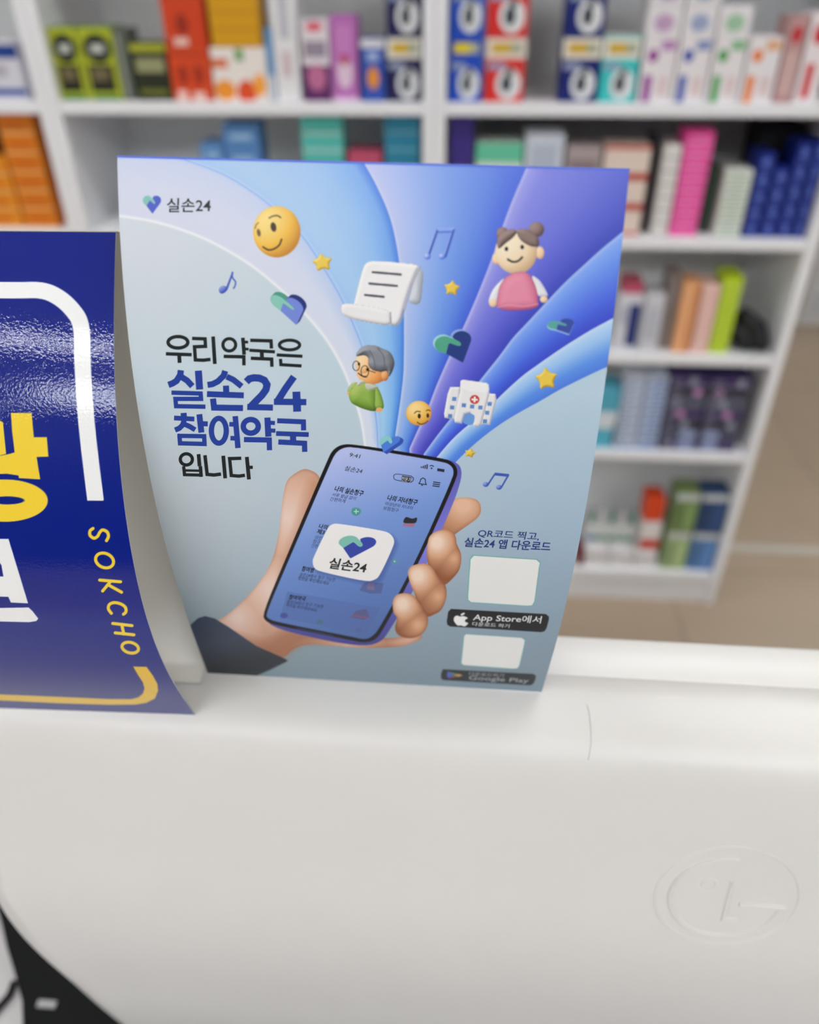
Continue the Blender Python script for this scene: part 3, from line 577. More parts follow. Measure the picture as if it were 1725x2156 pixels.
def paste(what,x0,x1,base,band,txt,n=2,group=None):
    H=hit((x0+x1)/2,76,.02)[1]-R1
    for i in range(n):
        lb='%s%s'%(what,'' if n==1 else (', lower one' if i==0 else ', upper one'))
        carton(lb,x0,x1,0,R1+i*(H+.0006),base,[(.0,.66,1,.97,band),(.14,.74,.62,.9,txt),(.62,.74,.9,.9,(170,175,150)),('e',.6,.28,.32,.25,(226,228,230)),('e',.55,.28,.14,.14,(60,66,76)),('e',.62,.46,.1,.06,(50,54,60)),(.05,.5,.5,.6,(150,160,190))],ybase=205,h=H,group=group,top=band)
paste('navy box with a white band at the right end of the middle unit',816,888,(32,30,80),(228,224,214),(205,170,40),2,'navy banded boxes')
paste('royal blue box with a yellow mark next to the middle upright',943,1014,(30,78,190),(30,74,190),(228,208,30),2,'royal blue boxes')
paste('red box with a white band beside the royal blue boxes',1019,1102,(214,44,42),(232,218,206),(206,170,60),2,'red banded boxes')
paste('dark navy box with a white band left of the turquoise box',1176,1256,(20,34,112),(230,222,208),(206,170,60),2,'dark navy banded boxes')
paste('turquoise box with a white band right of the dark navy boxes',1259,1336,(60,196,196),(228,226,214),(206,170,60),1)
for i,(x0,x1,c,nm) in enumerate(((1340,1410,(150,50,150),'purple'),(1413,1480,(44,76,170),'blue'),(1484,1550,(50,155,60),'green'),(1554,1622,(232,126,40),'orange'))):
    _,h=carton('white box with a %s stripe in the row of striped boxes'%nm,x0,x1,78,R1,(232,226,228),[(.12,.0,.36,.42,c),('e',.3,.72,.16,.1,c),(.55,.1,.85,.4,(222,200,200)),(.5,.8,.95,.95,tuple(int(q*.5+110) for q in c))],group='white boxes with a coloured stripe')
    if i<3: carton('white box lying above the %s striped box'%nm,x0,x1,0,R1+h+.0006,(230,226,228),[('e',.5,.45,.3,.3,tuple(int(q*.35+140) for q in c))],ybase=205,h=.046,group='small white boxes lying on the striped boxes')
    if i<2: carton('white box topmost above the %s striped box'%nm,x0,x1,0,R1+h+.0476,(228,225,227),[('e',.5,.45,.3,.3,tuple(int(q*.35+140) for q in c))],ybase=205,h=.046,group='small white boxes lying on the striped boxes')
carton('tall dusty pink box left of the red striped white box',1626,1664,35,R1,(190,148,146),[('e',.5,.8,.3,.1,(190,40,50)),(.1,.1,.9,.6,(206,172,168))])
carton('white box with a red stripe at the right end of the upper shelf',1668,1716,28,R1,(236,226,228),[(.25,.05,.6,.45,(206,30,44)),('e',.5,.78,.3,.12,(206,30,44))])
# upper row, left unit
carton('white box with blue bands at the left edge of the photo',-40,62,88,R1,(216,214,224),[(0,.72,1,.95,(24,62,140)),(.1,.4,.7,.62,(180,178,186)),(0,.08,1,.2,(30,72,158))])
# second row
stack('orange box in the right stack at the left edge',56,124,240,R2,6,(222,124,24),[(.0,.0,1,.1,(240,190,120)),(.15,.35,.8,.6,(200,96,16))],'orange boxes')
stack('orange box in the left stack at the left edge',-20,52,330,R2,4,(228,140,30),[(.0,.0,1,.1,(240,190,120)),(.1,.35,.7,.6,(206,100,18))],'orange boxes')
carton('rust brown block filling the dark gap above the left stack of orange boxes',-24,36,236,hit(16,330,.02)[1]+.0005,(120,66,30),off=.05,h=.08,ybase=465)  # brown block fills the brown-dark gap over the shorter stack
stack('mid blue box in the shorter stack behind the card stand',446,492,302,R2,4,(92,140,196),[(.2,.3,.8,.6,(150,185,220))],'mid blue boxes')
stack('mid blue box in the taller stack behind the card stand',495,566,262,R2,5,(86,134,192),[(.2,.3,.8,.6,(150,185,220))],'mid blue boxes')
stack('sea green box in the stack left of the teal boxes',650,732,247,R2,7,(84,186,176),[(0,0,1,.14,(190,225,220))],'sea green boxes')
stack('rose box in the low stack between the green and teal boxes',740,808,318,R2,3,(190,80,110),[(0,0,1,.12,(225,170,185))],'rose boxes')
stack('teal blue box in the stack beside the middle upright',814,884,243,R2,7,(44,128,160),[(0,0,1,.12,(120,180,200))],'teal blue boxes')
carton('dark indigo box right of the middle upright',943,990,244,R2,(62,48,130),[(.2,.4,.8,.6,(90,80,160))])
carton('white box with green bands behind the top edge of the card stand',996,1090,302,R2,(214,230,216),[(0,.8,1,1,(100,196,160)),(.2,.45,.8,.6,(150,200,150))])
carton('pale blue-white box right of the green banded box',1094,1170,282,R2,(206,212,224),[(.15,.6,.85,.9,(180,190,206))])
carton('grey-brown box between the pale blue and the red boxes',1176,1246,308,R2,(168,156,156),[(.1,.6,.9,.85,(140,120,124))])
stack('cream box with red edges right above the card stand',1252,1344,306,R2,3,(226,208,196),[(0,0,1,.12,(190,70,60)),(0,.88,1,1,(190,70,60))],'cream boxes with red edges')
carton('slim black box left of the white stack',1346,1363,292,R2,(40,38,48),off=.05)
stack('white box in the narrow stack left of the pink one',1370,1404,305,R2,7,(226,222,218),[(0,0,1,.12,(160,158,160))],'narrow white boxes')
stack('pink box in the tall pink stack',1407,1464,276,R2,9,(236,78,160),[(0,0,1,.12,(250,170,215)),(.2,.4,.8,.7,(246,120,188))],'pink boxes')
carton('dark green box between the pink and the white-green stacks',1467,1490,350,R2,(50,72,58),off=.05)
stack('white and green box in the stack left of the navy boxes',1502,1556,358,R2,8,(226,232,222),[(0,0,1,.16,(110,140,118)),(.2,.4,.8,.7,(190,205,190))],'white and green boxes')
for k,(x0,x1,yt,n,nm) in enumerate(((1561,1594,322,5,'first'),(1597,1630,352,4,'second'),(1633,1663,300,5,'third'),(1666,1692,296,5,'fourth'))):
    stack('navy box in the %s column of navy boxes from the left'%nm,x0,x1,yt,R2,n,(22,40,128),[(0,0,1,.08,(90,110,190)),('e',.5,.5,.25,.25,(90,112,190))],'navy boxes')
carton('black block filling the dark area behind the navy columns',1560,1650,255,R2,(16,16,24),off=.12,d=.1,h=.19)  # black block set where the back of the bay is dark
# third row
_,h=carton('white box with a navy panel beside the card stand, third row',1290,1338,622,R3,(214,214,222),[(.45,.1,.95,.85,(30,50,116)),(.1,.5,.35,.8,(170,175,195))])
carton('rose-red flat box on the navy panelled box',1294,1334,0,R3+h+.0006,(186,80,104),ybase=735,h=.022,off=.03)
carton('white box in front of the grey-brown box, third row',1342,1382,622,R3,(206,206,212),[(.2,.2,.8,.8,(188,190,200))])
carton('grey-brown box left of the peach box',1384,1410,576,R3,(140,130,126),off=.04)
carton('peach orange box left of the pale pink box',1414,1450,596,R3,(238,176,126),[(.55,0,1,1,(216,148,100))])
stack('pale pink box in the stack left of the lime boxes',1453,1488,600,R3,7,(240,200,190),[(0,0,1,.12,(210,160,150))],'pale pink boxes')
stack('lime green box in the bright lime stack',1490,1530,582,R3,8,(184,212,30),[(0,0,1,.12,(226,235,150))],'lime green boxes')
# fourth row
carton('cyan box beside the card stand, fourth row, lower one',1236,1284,0,R4,(90,180,205),[(0,.75,1,1,(220,228,232))],ybase=950,h=.07,group='cyan boxes')
carton('cyan box beside the card stand, fourth row, upper one',1240,1288,0,R4+.0706,(84,170,195),[(0,0,1,.3,(215,224,230))],ybase=950,h=.09,group='cyan boxes')
stack('white box with light blue edges, left column of the fourth row',1292,1334,790,R4,8,(208,214,226),[(0,0,1,.3,(112,146,200)),(.1,.5,.5,.85,(160,168,186))],'white and light blue boxes')
stack('white box with light blue edges, right column of the fourth row',1337,1380,792,R4,8,(200,210,228),[(0,0,1,.35,(96,136,200)),(.4,.5,.9,.85,(140,150,178))],'white and light blue boxes')
def packets(side,x0,x1,yt,n):
    lo,hi=-400,2156
    for _ in range(40):
        mid=(lo+hi)/2
        if hit((x0+x1)/2,mid,.02)[1]>R4: lo=mid
        else: hi=mid
    h=(hit((x0+x1)/2,yt,.02)[1]-R4)/n
    for i in range(n):
        c=((62,48,96),(60,66,86),(40,38,54),(58,44,88),(78,84,96),(44,42,58),(66,52,100))[i%7]; dx=.25+.5*((i*3+(side=='right'))%4)/3
        pt=[(0,0,1,.14,(140,136,160)),('e',dx,.52,.11,.36,(196,140,190) if i%2 else (150,156,170)),(.05,.35,.3,.7,(112,112,130))]
        if i<2: pt.append((.1 if side=='right' else .5,.2,.5 if side=='right' else .95,.9,(150,165,205)))
        carton('dark violet and grey flat packet in the %s column of packets, %s'%(side,'topmost' if i==n-1 else ORD[i]),x0,x1,0,R4+i*h,c,pt,ybase=lo,h=h-.0008,group='dark flat packets')
packets('left',1384,1462,790,7); packets('right',1465,1546,794,7)
# bottom row
carton('dark red box at the left of the bottom shelf',1212,1226,0,R5,(110,20,32),ybase=1195,h=.04)
for k,(x0,x1) in enumerate(((1229,1278),(1281,1330),(1333,1378))):
    carton(('low white tray box beside the dark red box','low white tray box in the middle of the bottom shelf','low white tray box beside the green boxes')[k],x0,x1,0,R5,(226,222,222),[(.1,.6,.9,.75,(190,188,190))],ybase=1195,h=.045,d=.12,group='low white tray boxes')
carton('red and white box on the tray beside the green boxes',1336,1376,0,R5+.0455,(232,226,224),[(0,.1,1,.42,(206,66,40))],ybase=1195,h=.1,d=.06,off=.03)
carton('orange-red box topmost above the red and white box',1334,1372,0,R5+.146,(222,74,34),ybase=1195,h=.07,d=.06,off=.03)
for k,(x0,x1) in enumerate(((1391,1440),(1444,1500))):
    nm=('green','blue')[k]
    for j in range(2):
        base=(((160,182,130),(122,146,92)),((92,132,186),(52,78,122)))[k][j]
        carton('pale %s box on the bottom shelf, %s one'%(nm,('lower','upper')[j]),x0,x1,0,R5+j*.1206,base,[(0,.84,1,1,(200,205,205)),(.1,.1,.4,.75,tuple(int(c*.88) for c in base)),(.5,.1,.9,.75,tuple(min(255,int(c*1.12)) for c in base))],ybase=1195,h=.12,group='pale %s boxes'%nm)
def blended(nm): return M_PRINT
M_BOT=mat('frosted_bottle',(220,224,222),.25,.5); M_CAPG=mat('green_cap',(80,150,120),.4); M_CAPB=mat('blue_cap',(90,130,190),.4)
bt=None
u0=hit(1222,1195,.07)[0]
for k in range(5):
    lb='small white bottle on the trays of the bottom shelf, %s'%('nearest the card stand','second from the card stand','third from the card stand','fourth from the card stand','nearest the red and white box')[k]
    t=tag(empty('bottle',sp(u0+.012+k*.0265,.075,R5+.0452),-YAW),lb,'bottle','small white bottles')
    lathe('body',[(.0112,0),(.012,.003),(.012,.05),(.009,.058),(.006,.062)],M_BOT,t); lathe('cap',[(.007,0),(.007,.014),(.003,.03),(.002,.045)],M_SHELF if k%2 else M_CAPG,t,loc=(0,0,.0625)); 
    lathe('label_band',[(.0122,.008),(.0122,.022)],M_CAPG if k else M_CAPB,t)
# black bag in the third row
def bag():
    bm=bmesh.new(); bmesh.ops.create_icosphere(bm,subdivisions=4,radius=1)
    for v in bm.verts:
        p=v.co; n=.12*math.sin(5*p.x+2*p.z)+.08*math.sin(7*p.z-3*p.y)+.06*math.sin(9*p.x*p.z+4)
        s=1+n; x=p.x*.047*s; y=p.y*.06*s; z=p.z*.048*s
        x+=.022*(-p.z if p.z<0 else -p.z)*.9
        if z<-.038: z=-.038+(z+.038)*.1
        v.co=(x,y,z+.0393)
    return from_bm('pouch',bm,mat('black_nylon',(26,28,30),.55,.4,noise=.2,nscale=60,bump=.4,bscale=120),None,True)
ob=bag(); ob.scale=(.84,.8,.95); ob.location=sp(-.069,.056,R3+.003); ob.rotation_euler=(0,0,-YAW); tag(ob,'crumpled black pouch at the right end of the third shelf','pouch')
# things on the far shelf at the right edge
fo=(2.51,3.50,0)
for k,(ux,z,w_,h_,c,lb) in enumerate(((-.61,.422,.11,.16,(36,38,42),'black box on the far shelf at the right edge, lower board'),(-.61,.742,.12,.2,(60,46,50),'dark brown box on the far shelf at the right edge, upper board'),(-.47,.422,.12,.12,(150,150,152),'grey box on the far shelf beside the black box'),(-.47,.742,.13,.16,(190,60,70),'red box on the far shelf beside the dark brown box'))):
    o=link('product_box',carton_mesh(w_,.15,h_,c,[(.1,.3,.9,.6,tuple(min(255,q+30) for q in c))])); p=np.array(fo)+UX*(ux+.06)+UN*.03; o.location=(p[0],p[1],z-.0018); o.rotation_euler=(0,0,-YAW); tag(o,lb,'box')
# ---------- desk and white all-in-one computer seen from behind ----------
tag(box('desk',(-.9,1.1,-.22,.60,.755,.78),M_DESK,None,.002),'pale grey desk top under the white monitor','desk')
MY=math.radians(4.9); MXD=np.array([math.cos(MY),-math.sin(MY),0]); MYD=np.array([math.sin(MY),math.cos(MY),0]); MO=np.array([-.0908,.2443,1.1885])
PROF=[(.038,-.004),(.0372,-.0015),(.0355,-.0003),(.034,0),(.0123,0),(.0119,-.0004),(.0115,-.0004),(.0111,0),(.002,0),(-.003,-.0004),(-.008,-.0012),(-.014,-.0024),(-.020,-.0045),(-.0255,-.009),(-.030,-.017),(-.034,-.030),(-.038,-.048),(-.0425,-.072),(-.0465,-.094),(-.0485,-.112),(-.0488,-.130),(-.0475,-.150),(-.0452,-.170),(-.0422,-.190),(-.0388,-.210),(-.0335,-.240),(-.026,-.285),(-.020,-.318),(-.012,-.362),(-.009,-.364)]
mon=empty('monitor',tuple(MO),-MY); tag(mon,'white computer monitor seen from behind, with a round embossed emblem, carrying the card stands','monitor')
def sect(s):  # s = distance down the shell from the crest; returns y,z
    pts=np.array([(.002,0)]+[p for p in PROF if p[0]<.002]); L=np.r_[0,np.cumsum(np.linalg.norm(np.diff(pts,axis=0),axis=1))]
    return np.stack([np.interp(s,L,pts[:,0]),np.interp(s,L,pts[:,1])],-1)
def dense_prof():
    p=np.array(PROF); out=list(p[:9]); 
    q=p[8:-1]; n=6
    for i in range(len(q)-1):
        a,b,c,d=q[max(i-1,0)],q[i],q[i+1],q[min(i+2,len(q)-1)]
        for k in range(1,n+1):
            t=k/n; out.append(.5*((2*b)+(c-a)*t+(2*a-5*b+4*c-d)*t*t+(3*b-a-3*c+d)*t**3))
    out+=list(p[-2:]); return np.array(out)
def shell():
    p=dense_prof(); XL=-.1103
    N=60; bm=bmesh.new(); rows=[]
    for y,z in p:
        a=XL; b=.39
        ys=y
        row=[]
        for k in range(N+1):
            t=k/N; x=a+(b-a)*t
            e=min(x-a,b-x); r=.004; dy=0
            row.append(bm.verts.new((x,ys,z)))
        rows.append(row)
    for r0,r1 in zip(rows[:-1],rows[1:]):
        for k in range(N): bm.faces.new((r0[k],r0[k+1],r1[k+1],r1[k]))
    # side returns to the flat screen side
    for side in (0,N):
        back=[bm.verts.new((r[side].co.x,.030,r[side].co.z)) for r in rows]
        for i in range(len(rows)-1):
            try: bm.faces.new((rows[i][side],rows[i+1][side],back[i+1],back[i]))
            except ValueError: pass
        if side==0: bl=back
        else: br_=back
    bm.faces.new([rows[-1][k] for k in range(N+1)]+[br_[-1],bl[-1]])
    for i in range(len(rows)-1): bm.faces.new((bl[i],bl[i+1],br_[i+1],br_[i]))
    o=from_bm('rear_shell',bm,M_PLASTIC,mon,True); return o
sh=shell()
sh.data.polygons.foreach_set('use_smooth',[len(p.vertices)==4 for p in sh.data.polygons])
box('screen',(-.104,.384,.0385,.0405,-.312,-.006),mat('screen_glass',(10,11,13),.1,.5),mon)
def rib(name,pts,w,h,closed=False,rise=0.):
    "raised bead on the shell; pts in (x, distance down the shell)"
    P=np.array(pts,float); n=len(P); bm=bmesh.new(); rings=[]
    for i in range(n):
        a=P[(i-1)%n] if closed or i>0 else P[i]; b=P[(i+1)%n] if closed or i<n-1 else P[i]
        t=(b-a)/np.linalg.norm(b-a); nn=np.array([-t[1],t[0]]); r=[]
        for q,hh in ((-.5,-.0002),(-.34,h*.75),(-.12,h),(.12,h),(.34,h*.75),(.5,-.0002)):
            x,s=P[i]+nn*q*w; y,z=sect(s); y2,z2=sect(s+.001); d=np.array([y2-y,z2-z]); d/=np.linalg.norm(d)
            r.append(bm.verts.new((x,y+d[1]*hh,z-d[0]*hh)))
        rings.append(r)
    m=n if closed else n-1
    for i in range(m):
        a,b=rings[i],rings[(i+1)%n]
        for k in range(5): bm.faces.new((a[k],a[k+1],b[k+1],b[k]))
    if not closed: bm.faces.new(rings[0]); bm.faces.new(rings[-1][::-1])
    return bm
CXL=.2328; RL=.0305
ss=np.linspace(0,.2,400); CSL=float(np.interp(.0762,-sect(ss)[:,1],ss))
em=lambda p:[(CXL+RL*a,CSL+RL*b) for a,b in p]
logo=bmesh.new()
def merge(bm):
    me=bpy.data.meshes.new('t'); bm.to_mesh(me); bm.free(); logo.from_mesh(me); bpy.data.meshes.remove(me)
merge(rib('r',em([(math.cos(a),math.sin(a)) for a in np.linspace(0,2*math.pi,73)[:-1]]),.0014,.0006,True))
merge(rib('g',em([(.03*(1),-.78)]+[(.79*math.cos(math.radians(a)),.79*math.sin(math.radians(a))) for a in np.linspace(-92,-352,60)]+[(.80,.10)]),.0023,.0012))
merge(rib('b',em([(.20,.10),(.5,.10),(.85,.10)]),.0023,.0012))
merge(rib('l',em([(.03,-.36),(.03,0),(.03,.46)]),.0023,.0012)); merge(rib('f',em([(.02,.42),(.1,.42),(.22,.42)]),.0023,.0012))
merge(rib('e',em([(-.28+.1*math.cos(a),-.26+.1*math.sin(a)) for a in np.linspace(0,2*math.pi,33)[:-1]]),.0013,.0006,True))
from_bm('embossed_emblem',logo,M_PLASTIC,mon,False)
# black stand neck and foot, cable
def slab(name,outline,y0,y1,m,parent):
    bm=bmesh.new(); f=[bm.verts.new((x,y0,z)) for x,z in outline]; g=[bm.verts.new((x,y1,z)) for x,z in outline]
    bm.faces.new(f); bm.faces.new(g[::-1])
    for i in range(len(f)): bm.faces.new((f[i],f[(i+1)%len(f)],g[(i+1)%len(f)],g[i]))
    return from_bm(name,bm,m,parent,False,.0006)
def mlocal(x,y,yl):   # photo point on the upright plane at depth yl of the monitor frame
    d=ray(x,y); t=((MO+MYD*yl-CAM)@MYD)/(d@MYD); p=CAM+d*t-MO; return float(p@MXD),float(p[2])
zbot=.7802-MO[2]
slab('stand_neck',[(.10,-.30),(.18,-.30),(.17,zbot+.012),(.11,zbot+.012)],.0,.02,M_BLACK,mon)
def onlevel(x,y,zl):   # where the sight of a photo point meets the height zl of the monitor frame
    d=ray(x,y); p=CAM+d*((MO[2]+zl-CAM[2])/d[2])-MO; return float(p@MXD),float(p@MYD)
zf=zbot+.022
lf=[onlevel(x,y,zf) for x,y in ((-40,1800),(-22,1860),(-8,1905),(4,1950),(14,1995),(28,2040),(42,2078),(46,2110),(48,2156),(49,2230))]
bm=bmesh.new(); ol=lf+[(lf[-1][0]+.02,lf[-1][1]-.02),(.30,lf[-1][1]-.02),(.30,lf[0][1])]
ra_=[bm.verts.new((x,y,zf)) for x,y in ol]; rb_=[bm.verts.new((x,y,zbot)) for x,y in ol]; bm.faces.new(ra_); bm.faces.new(rb_[::-1])
for k in range(len(ol)): bm.faces.new((ra_[k],ra_[(k+1)%len(ol)],rb_[(k+1)%len(ol)],rb_[k]))
from_bm('stand_foot',bm,M_BLACK,mon,False,.001)
q=onlevel(88,2110,zf); bm=bmesh.new(); add_box(bm,q[0]-.002,q[0]+.012,q[1]-.004,q[1]+.001,zf+.0002,zf+.002)
o=from_bm('foot_glint',bm,M_GREY,mon);  # small grey block stands in for a glint on the black foot
mw=Matrix.Translation(Vector(MO))@Matrix.Rotation(-MY,4,'Z'); zc=zbot+.0032
cp=[onlevel(x,y,zc) for x,y in ((40,2068),(20,2095),(-5,2125),(-40,2165),(-90,2215),(-200,2290))]
cp[0]=(cp[0][0]-.004,cp[0][1])
cb=tube('cable',[tuple(mw@Vector((x,y,zc))) for x,y in cp],.0028,M_BLACK); tag(cb,'thin black cable on the desk at the lower left corner','cable')
hp=[]
for i,(x,y) in enumerate(((1236,1484),(1241,1500),(1244,1530),(1245,1560),(1243,1580),(1239,1600))):
    for t in np.linspace(.2,.5,4000):
        q=(CAM+ray(x,y)*t-MO); ly,lz=q@MYD,q[2]; 
        if lz<0 and ly>np.interp(-lz,[-a[1] for a in PROF[8:]],[a[0] for a in PROF[8:]]): break
    hp.append(tuple(CAM+ray(x,y)*(t-.0004)))
hr=tube('hair',hp,.00007,mat('hair_fibre',(120,114,108),.5)); tag(hr,'single fine hair clinging to the white monitor below its ridge','hair')
# ---------- tent cards ----------
class Sheet:
    """ruled sheet: one long edge is a curve in s, straight rulings of width W leave it"""
    def __init__(s,fn,psi,W,S,sign=1): s.fn=fn; s.psi=psi; s.W=W; s.S=S; s.sign=sign
    def at(s,u,v):
        u=np.asarray(u,float); v=np.asarray(v,float); p=s.fn(v); a=s.psi(v); d=np.stack([np.cos(a),-np.sin(a),0*a],-1)*s.W*s.sign
        return p+d*u[...,None]
    def normal(s,u,v):
        e=1e-4; a=s.at(u+e,v)-s.at(u-e,v); b=s.at(u,v+e)-s.at(u,v-e); n=np.cross(b,a)*s.sign; return n/np.linalg.norm(n,axis=-1)[...,None]
    def inv(s,xy):
        xy=np.asarray(xy,float); u=np.full(len(xy),.5); v=np.full(len(xy),s.S*.5)
        for _ in range(14):
            q=project(s.at(u,v)); e=1e-5; qu=(project(s.at(u+e,v))-q)/e; qv=(project(s.at(u,v+e))-q)/e
            r=xy-q; det=qu[:,0]*qv[:,1]-qu[:,1]*qv[:,0]
            du=(r[:,0]*qv[:,1]-r[:,1]*qv[:,0])/det; dv=(qu[:,0]*r[:,1]-qu[:,1]*r[:,0])/det
            u=u+np.clip(du,-.3,.3); v=np.clip(v+np.clip(dv,-.05,.05),-.03,s.S+.03)
        return u,v
def sheet_object(name,S,us,vs,paint,m,parent,edge,back,th=.00035,front_sign=1):
    U,V=np.meshgrid(us,vs); nu,nv=len(us),len(vs); P=S.at(U.ravel(),V.ravel()); col=paint(P)
    def grid(nu,nv,base,flip):
        i=np.arange(nv-1)[:,None]*nu+np.arange(nu-1)[None,:]; a,b,c,d=i,i+1,i+nu+1,i+nu
        q=np.stack([a,d,c,b] if flip else [a,b,c,d],-1).reshape(-1,4); return q+base
    F1=grid(nu,nv,0,True)
    u2=np.linspace(us[0],us[-1],5); v2=np.linspace(vs[0],vs[-1],70); U2,V2=np.meshgrid(u2,v2); N=S.normal(U2.ravel(),V2.ravel()); A=S.at(U2.ravel(),V2.ravel())
    B=A-N*th*front_sign; b0=len(P); F2=grid(5,70,b0,False)
    # rim
    ring=[(0,j) for j in range(5)]+[(i,4) for i in range(1,70)]+[(69,j) for j in range(3,-1,-1)]+[(i,0) for i in range(68,0,-1)]
    idx=np.array([i*5+j for i,j in ring]); R0=A[idx]; R1_=B[idx]; r0=b0+len(B); n=len(idx); k=np.arange(n); k2=(k+1)%n
    F3=np.stack([r0+k,r0+k2,r0+n+k2,r0+n+k],-1)
    V_=np.vstack([P,B,R0,R1_]); Fa=np.vstack([F1,F2,F3]).astype(np.int32)
    me=bpy.data.meshes.new(name); me.vertices.add(len(V_)); me.vertices.foreach_set('co',V_.astype(np.float32).ravel())
    me.loops.add(Fa.size); me.loops.foreach_set('vertex_index',Fa.ravel()); me.polygons.add(len(Fa)); me.polygons.foreach_set('loop_start',np.arange(0,Fa.size,4,dtype=np.int32))
    me.update(calc_edges=True)
    me.polygons.foreach_set('use_smooth',np.r_[np.ones(len(F1)+len(F2),bool),np.zeros(len(F3),bool)])
    cc=np.ones((len(V_),4),np.float32); cc[:len(P),:3]=lin(col); cc[b0:b0+len(B),:3]=lin(back); cc[b0+len(B):,:3]=lin(edge)
    ca=me.color_attributes.new('Col','FLOAT_COLOR','POINT'); ca.data.foreach_set('color',cc.ravel()); me.materials.append(m); me.update()
    return link(name,me,parent)
def flat(c): return lambda P:np.tile(np.array(c,float),(len(P),1))
# light blue card: profile of its left edge
QX=[0.556192092822,-0.781437220295007,0.29860972061279345,-0.05746910572531291,-0.08558697630074859]
QY=[-14.685536035938377,3.7185433040290423,1.7258874059761335,-0.42930514283457566,0.25028659318034346]
QZ=[-5.772166541325329,4.465016301457997,-1.0616164891778153,-0.8966393844094517,1.4022725752109841]
QA=[-13.063129143483692,5.685153858422189,0.12849985109677134,-0.47480602426872287,0.15360295831088067]
SL=.2186
front=Sheet(lambda v:np.stack([np.polyval(QX,v),np.polyval(QY,v),np.polyval(QZ,v)],-1),lambda v:np.polyval(QA,v),.148,SL)
t=empty('card_stand',(-.02,.24,1.1887)); tag(t,'light blue tent card with a printed hand holding a phone, standing on the monitor','tabletop sign')
def world_children(t):
    bpy.context.view_layer.update()
    for c in t.children: c.matrix_parent_inverse=t.matrix_world.inverted()
PR=lambda c:np.clip(np.asarray(c,float),0,255)
def paint_front(P):
    q=project(P); return PR(paint_sheet(q[:,0],q[:,1]))
sheet_object('front_panel',front,np.linspace(0,1,960),np.linspace(0,SL,1090),paint_front,M_CARD,t,(225,228,235),(235,236,238))
# rear panel springs from the same fold and bows the other way
def rear_fn(v):
    k=v/SL; top=front.fn(np.zeros_like(v)); bot=front.fn(np.full_like(v,SL)); 
    bow=.045*np.sin(np.pi*np.clip(k,0,1))**1.1
    p=top+(bot-top)*k[...,None]; p=p.copy(); p[...,1]+=bow+.0008+.0012*k; p[...,0]+=.0; return p
rear=Sheet(rear_fn,lambda v:np.polyval(QA,v),.148,SL)
sheet_object('rear_panel',rear,np.linspace(0,1,6),np.linspace(.0004,SL-.0008,80),flat((232,233,236)),M_CARD,t,(225,228,235),(120,150,215),front_sign=-1 if False else 1)
def lay(name,S,V,Fc,color,m_name,parent,lift=.00006):
    u,v=S.inv(V); P=S.at(u,v)+S.normal(u,v)*lift
    me=bpy.data.meshes.new(name); me.from_pydata([tuple(p) for p in P],[],Fc); me.materials.append(mat(m_name,color,.42,.3)); return link(name,me,parent)
def ribbons(spec):
    V=[];Fc=[]
    for p,wd,cl in spec:
        a,f=ribbon(Z1(p),wd/4.3125,cl); k=len(V); V+=list(map(tuple,a)); Fc+=[tuple(i+k for i in q) for q in f]
    return np.array(V),Fc
INK={'ink':(28,32,36),'grey':(64,76,112),'white':(240,240,240),'navy':(42,60,130),'pale':(176,180,184)}
for spec,col,ink in ((HEAD_DARK[:17],(30,36,38),'ink_black'),(HEAD_BLUE[:14],(38,66,158),'ink_blue'),(HEAD_BLUE[14:],(38,66,158),'ink_blue'),(HEAD_DARK[17:],(30,36,38),'ink_black')):
    V,Fc=ribbons(spec); lay('headline_lettering',front,V,Fc,col,ink,t)
def set_type(items,S,parent):
    NM={'ink':'black_small_print','grey':'grey_small_print','white':'white_small_print','navy':'navy_caption','pale':'grey_badge_print'}
    for txt,a,b,c,wt,col in items:
        cu=bpy.data.curves.new('type','FONT'); cu.body=txt; cu.size=1; cu.resolution_u=3; cu.offset=wt
        o=bpy.data.objects.new('type',cu); COL.objects.link(o); dg=bpy.context.evaluated_depsgraph_get(); dg.update(); me=bpy.data.meshes.new_from_object(o.evaluated_get(dg))
        n=len(me.vertices); co=np.zeros(n*3); me.vertices.foreach_get('co',co); co=co.reshape(-1,3)[:,:2]
        fs=[tuple(p.vertices) for p in me.polygons]; bpy.data.objects.remove(o); bpy.data.meshes.remove(me); bpy.data.curves.remove(cu)
        if n==0: continue
        lo,hi=co.min(0),co.max(0); uv=(co-lo)/(hi-lo); a,b,c=map(np.array,(a,b,c)); P=a+uv[:,:1]*(b-a)+uv[:,1:]*(c-a)
        lay(NM[col],S,P,fs,INK[col],'ink_'+col,parent,.00008)
set_type(TYPE,front,t)
# status icons, switch, bell and menu on the printed phone
def icons():
    V=[];Fc=[]
    def add(p,w,cl=0):
        a,f=ribbon(p,w,cl); k=len(V); V.extend(map(tuple,a)); Fc.extend(tuple(i+k for i in q) for q in f)
    for k in range(4): add([(887+k*4,985+k*.8),(888+k*4,982-k*1.6)],2.4)
    add([(905,981),(909,979.5),(914,982)],2); add([(908,984.5),(910,987)],3); add([(921,988.5),(936,991)],6)
    pts=[(829,1001),(833,998),(840,998),(866,1002),(871,1006),(870,1012),(866,1015),(860,1015),(836,1011),(830,1008)]
    add(pts,1.3,1); add([(846,1006.5),(866,1010)],11)
    add([(882,1018),(885,1014),(886,1009),(891,1006),(896,1009),(896,1016),(898,1020),(882,1018)],1.8); add([(887,1021),(891,1022)],2)
    for k in range(3): add([(912.5-k*.8,1014.5+k*4),(927.5-k*.8,1016.5+k*4)],2.2)
    return np.array(V),Fc
V,Fc=icons(); lay('phone_icons',front,V,Fc,(40,48,70),'ink_icon',t,.00007)
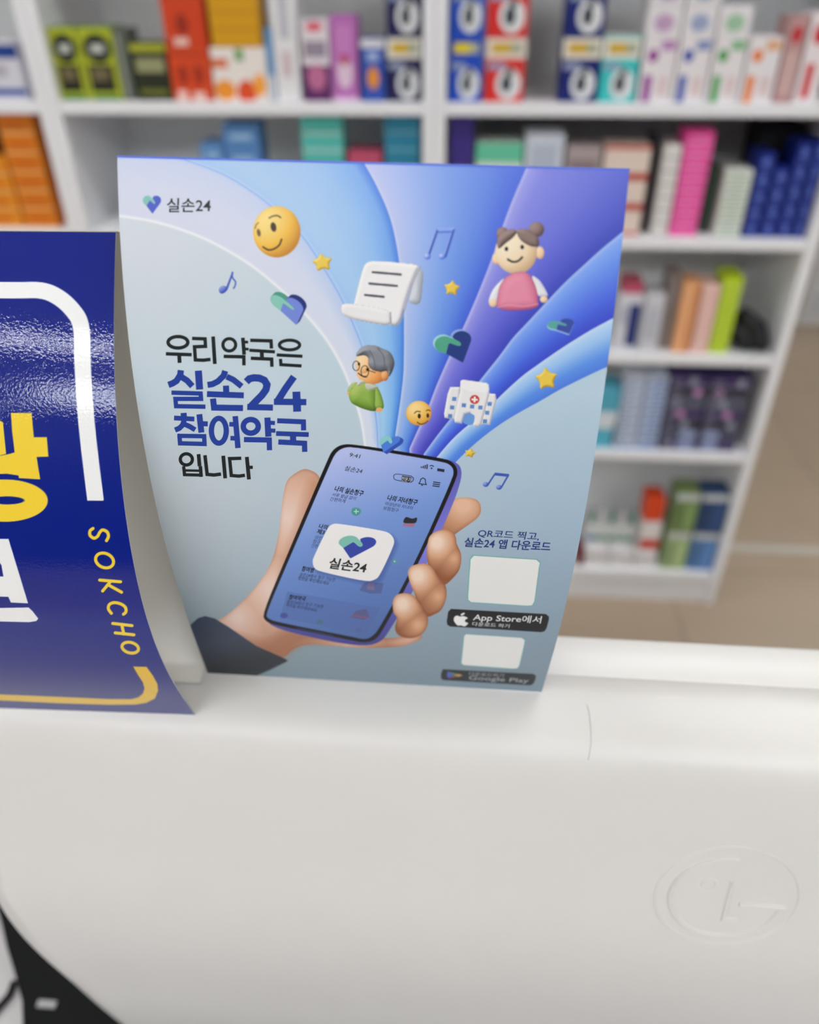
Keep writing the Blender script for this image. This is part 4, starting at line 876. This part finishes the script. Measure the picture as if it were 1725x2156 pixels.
world_children(t)
# navy card: profile of its right edge (its rulings run to the left)
BX=-.0930
B=[(243,489),(243,560),(240,640),(239,700),(240,780),(246,900),(256,1000),(272,1140),(300,1270),(330,1365),(370,1445),(410,1505)]
pts=[]
for x,y in B:
    d=ray(x,y); pts.append(CAM+d*(BX/d[0]))
pts=np.array(pts); ar=np.r_[0,np.cumsum(np.linalg.norm(np.diff(pts,axis=0),axis=1))]; BS=float(ar[-1])
cy=np.polyfit(ar,pts[:,1],5); cz=np.polyfit(ar,pts[:,2],5)
bp=lambda v:math.radians(3.)+0*v
bfront=Sheet(lambda v:np.stack([np.full_like(v,BX),np.polyval(cy,v),np.polyval(cz,v)],-1),bp,.148,BS,-1)
t2=empty('card_stand',(-.19,.235,1.1887)); tag(t2,'navy blue glossy tent card with white frame and yellow lettering, cut by the left edge','tabletop sign')
us=np.r_[np.linspace(0,.62,440),np.linspace(.63,1,12)]
def paint_b(P):
    q=project(P); return PR(paint_blue(q[:,0],q[:,1]))
sheet_object('front_panel',bfront,us,np.linspace(0,BS,1000),paint_b,M_GLOSS,t2,(190,195,215),(226,222,212))
RB=np.array([(.2606,1.3775),(.2660,1.3745),(.274,1.362),(.284,1.335),(.2905,1.300),(.291,1.265),(.284,1.232),(.270,1.207),(.2535,1.1903),(.246,1.1892),(.2385,1.1892)])
RB[0]=(float(np.polyval(cy,0)),float(np.polyval(cz,0))); RB[1]=RB[0]+(.004,-.0015)
rb=catmull(RB,False,8); ra=np.r_[0,np.cumsum(np.linalg.norm(np.diff(rb,axis=0),axis=1))]; RS=float(ra[-1])
brear=Sheet(lambda v:np.stack([np.full_like(v,BX+.0002),np.interp(v,ra,rb[:,0]),np.interp(v,ra,rb[:,1])],-1),bp,.148,RS,-1)
sheet_object('rear_panel',brear,np.linspace(0,1,6),np.linspace(.0005,RS,90),flat((238,235,228)),mat('bare_card_print',attr=True,rough=.7,spec=.2),t2,(226,222,212),(30,50,140))
world_children(t2)
bpy.context.view_layer.update()
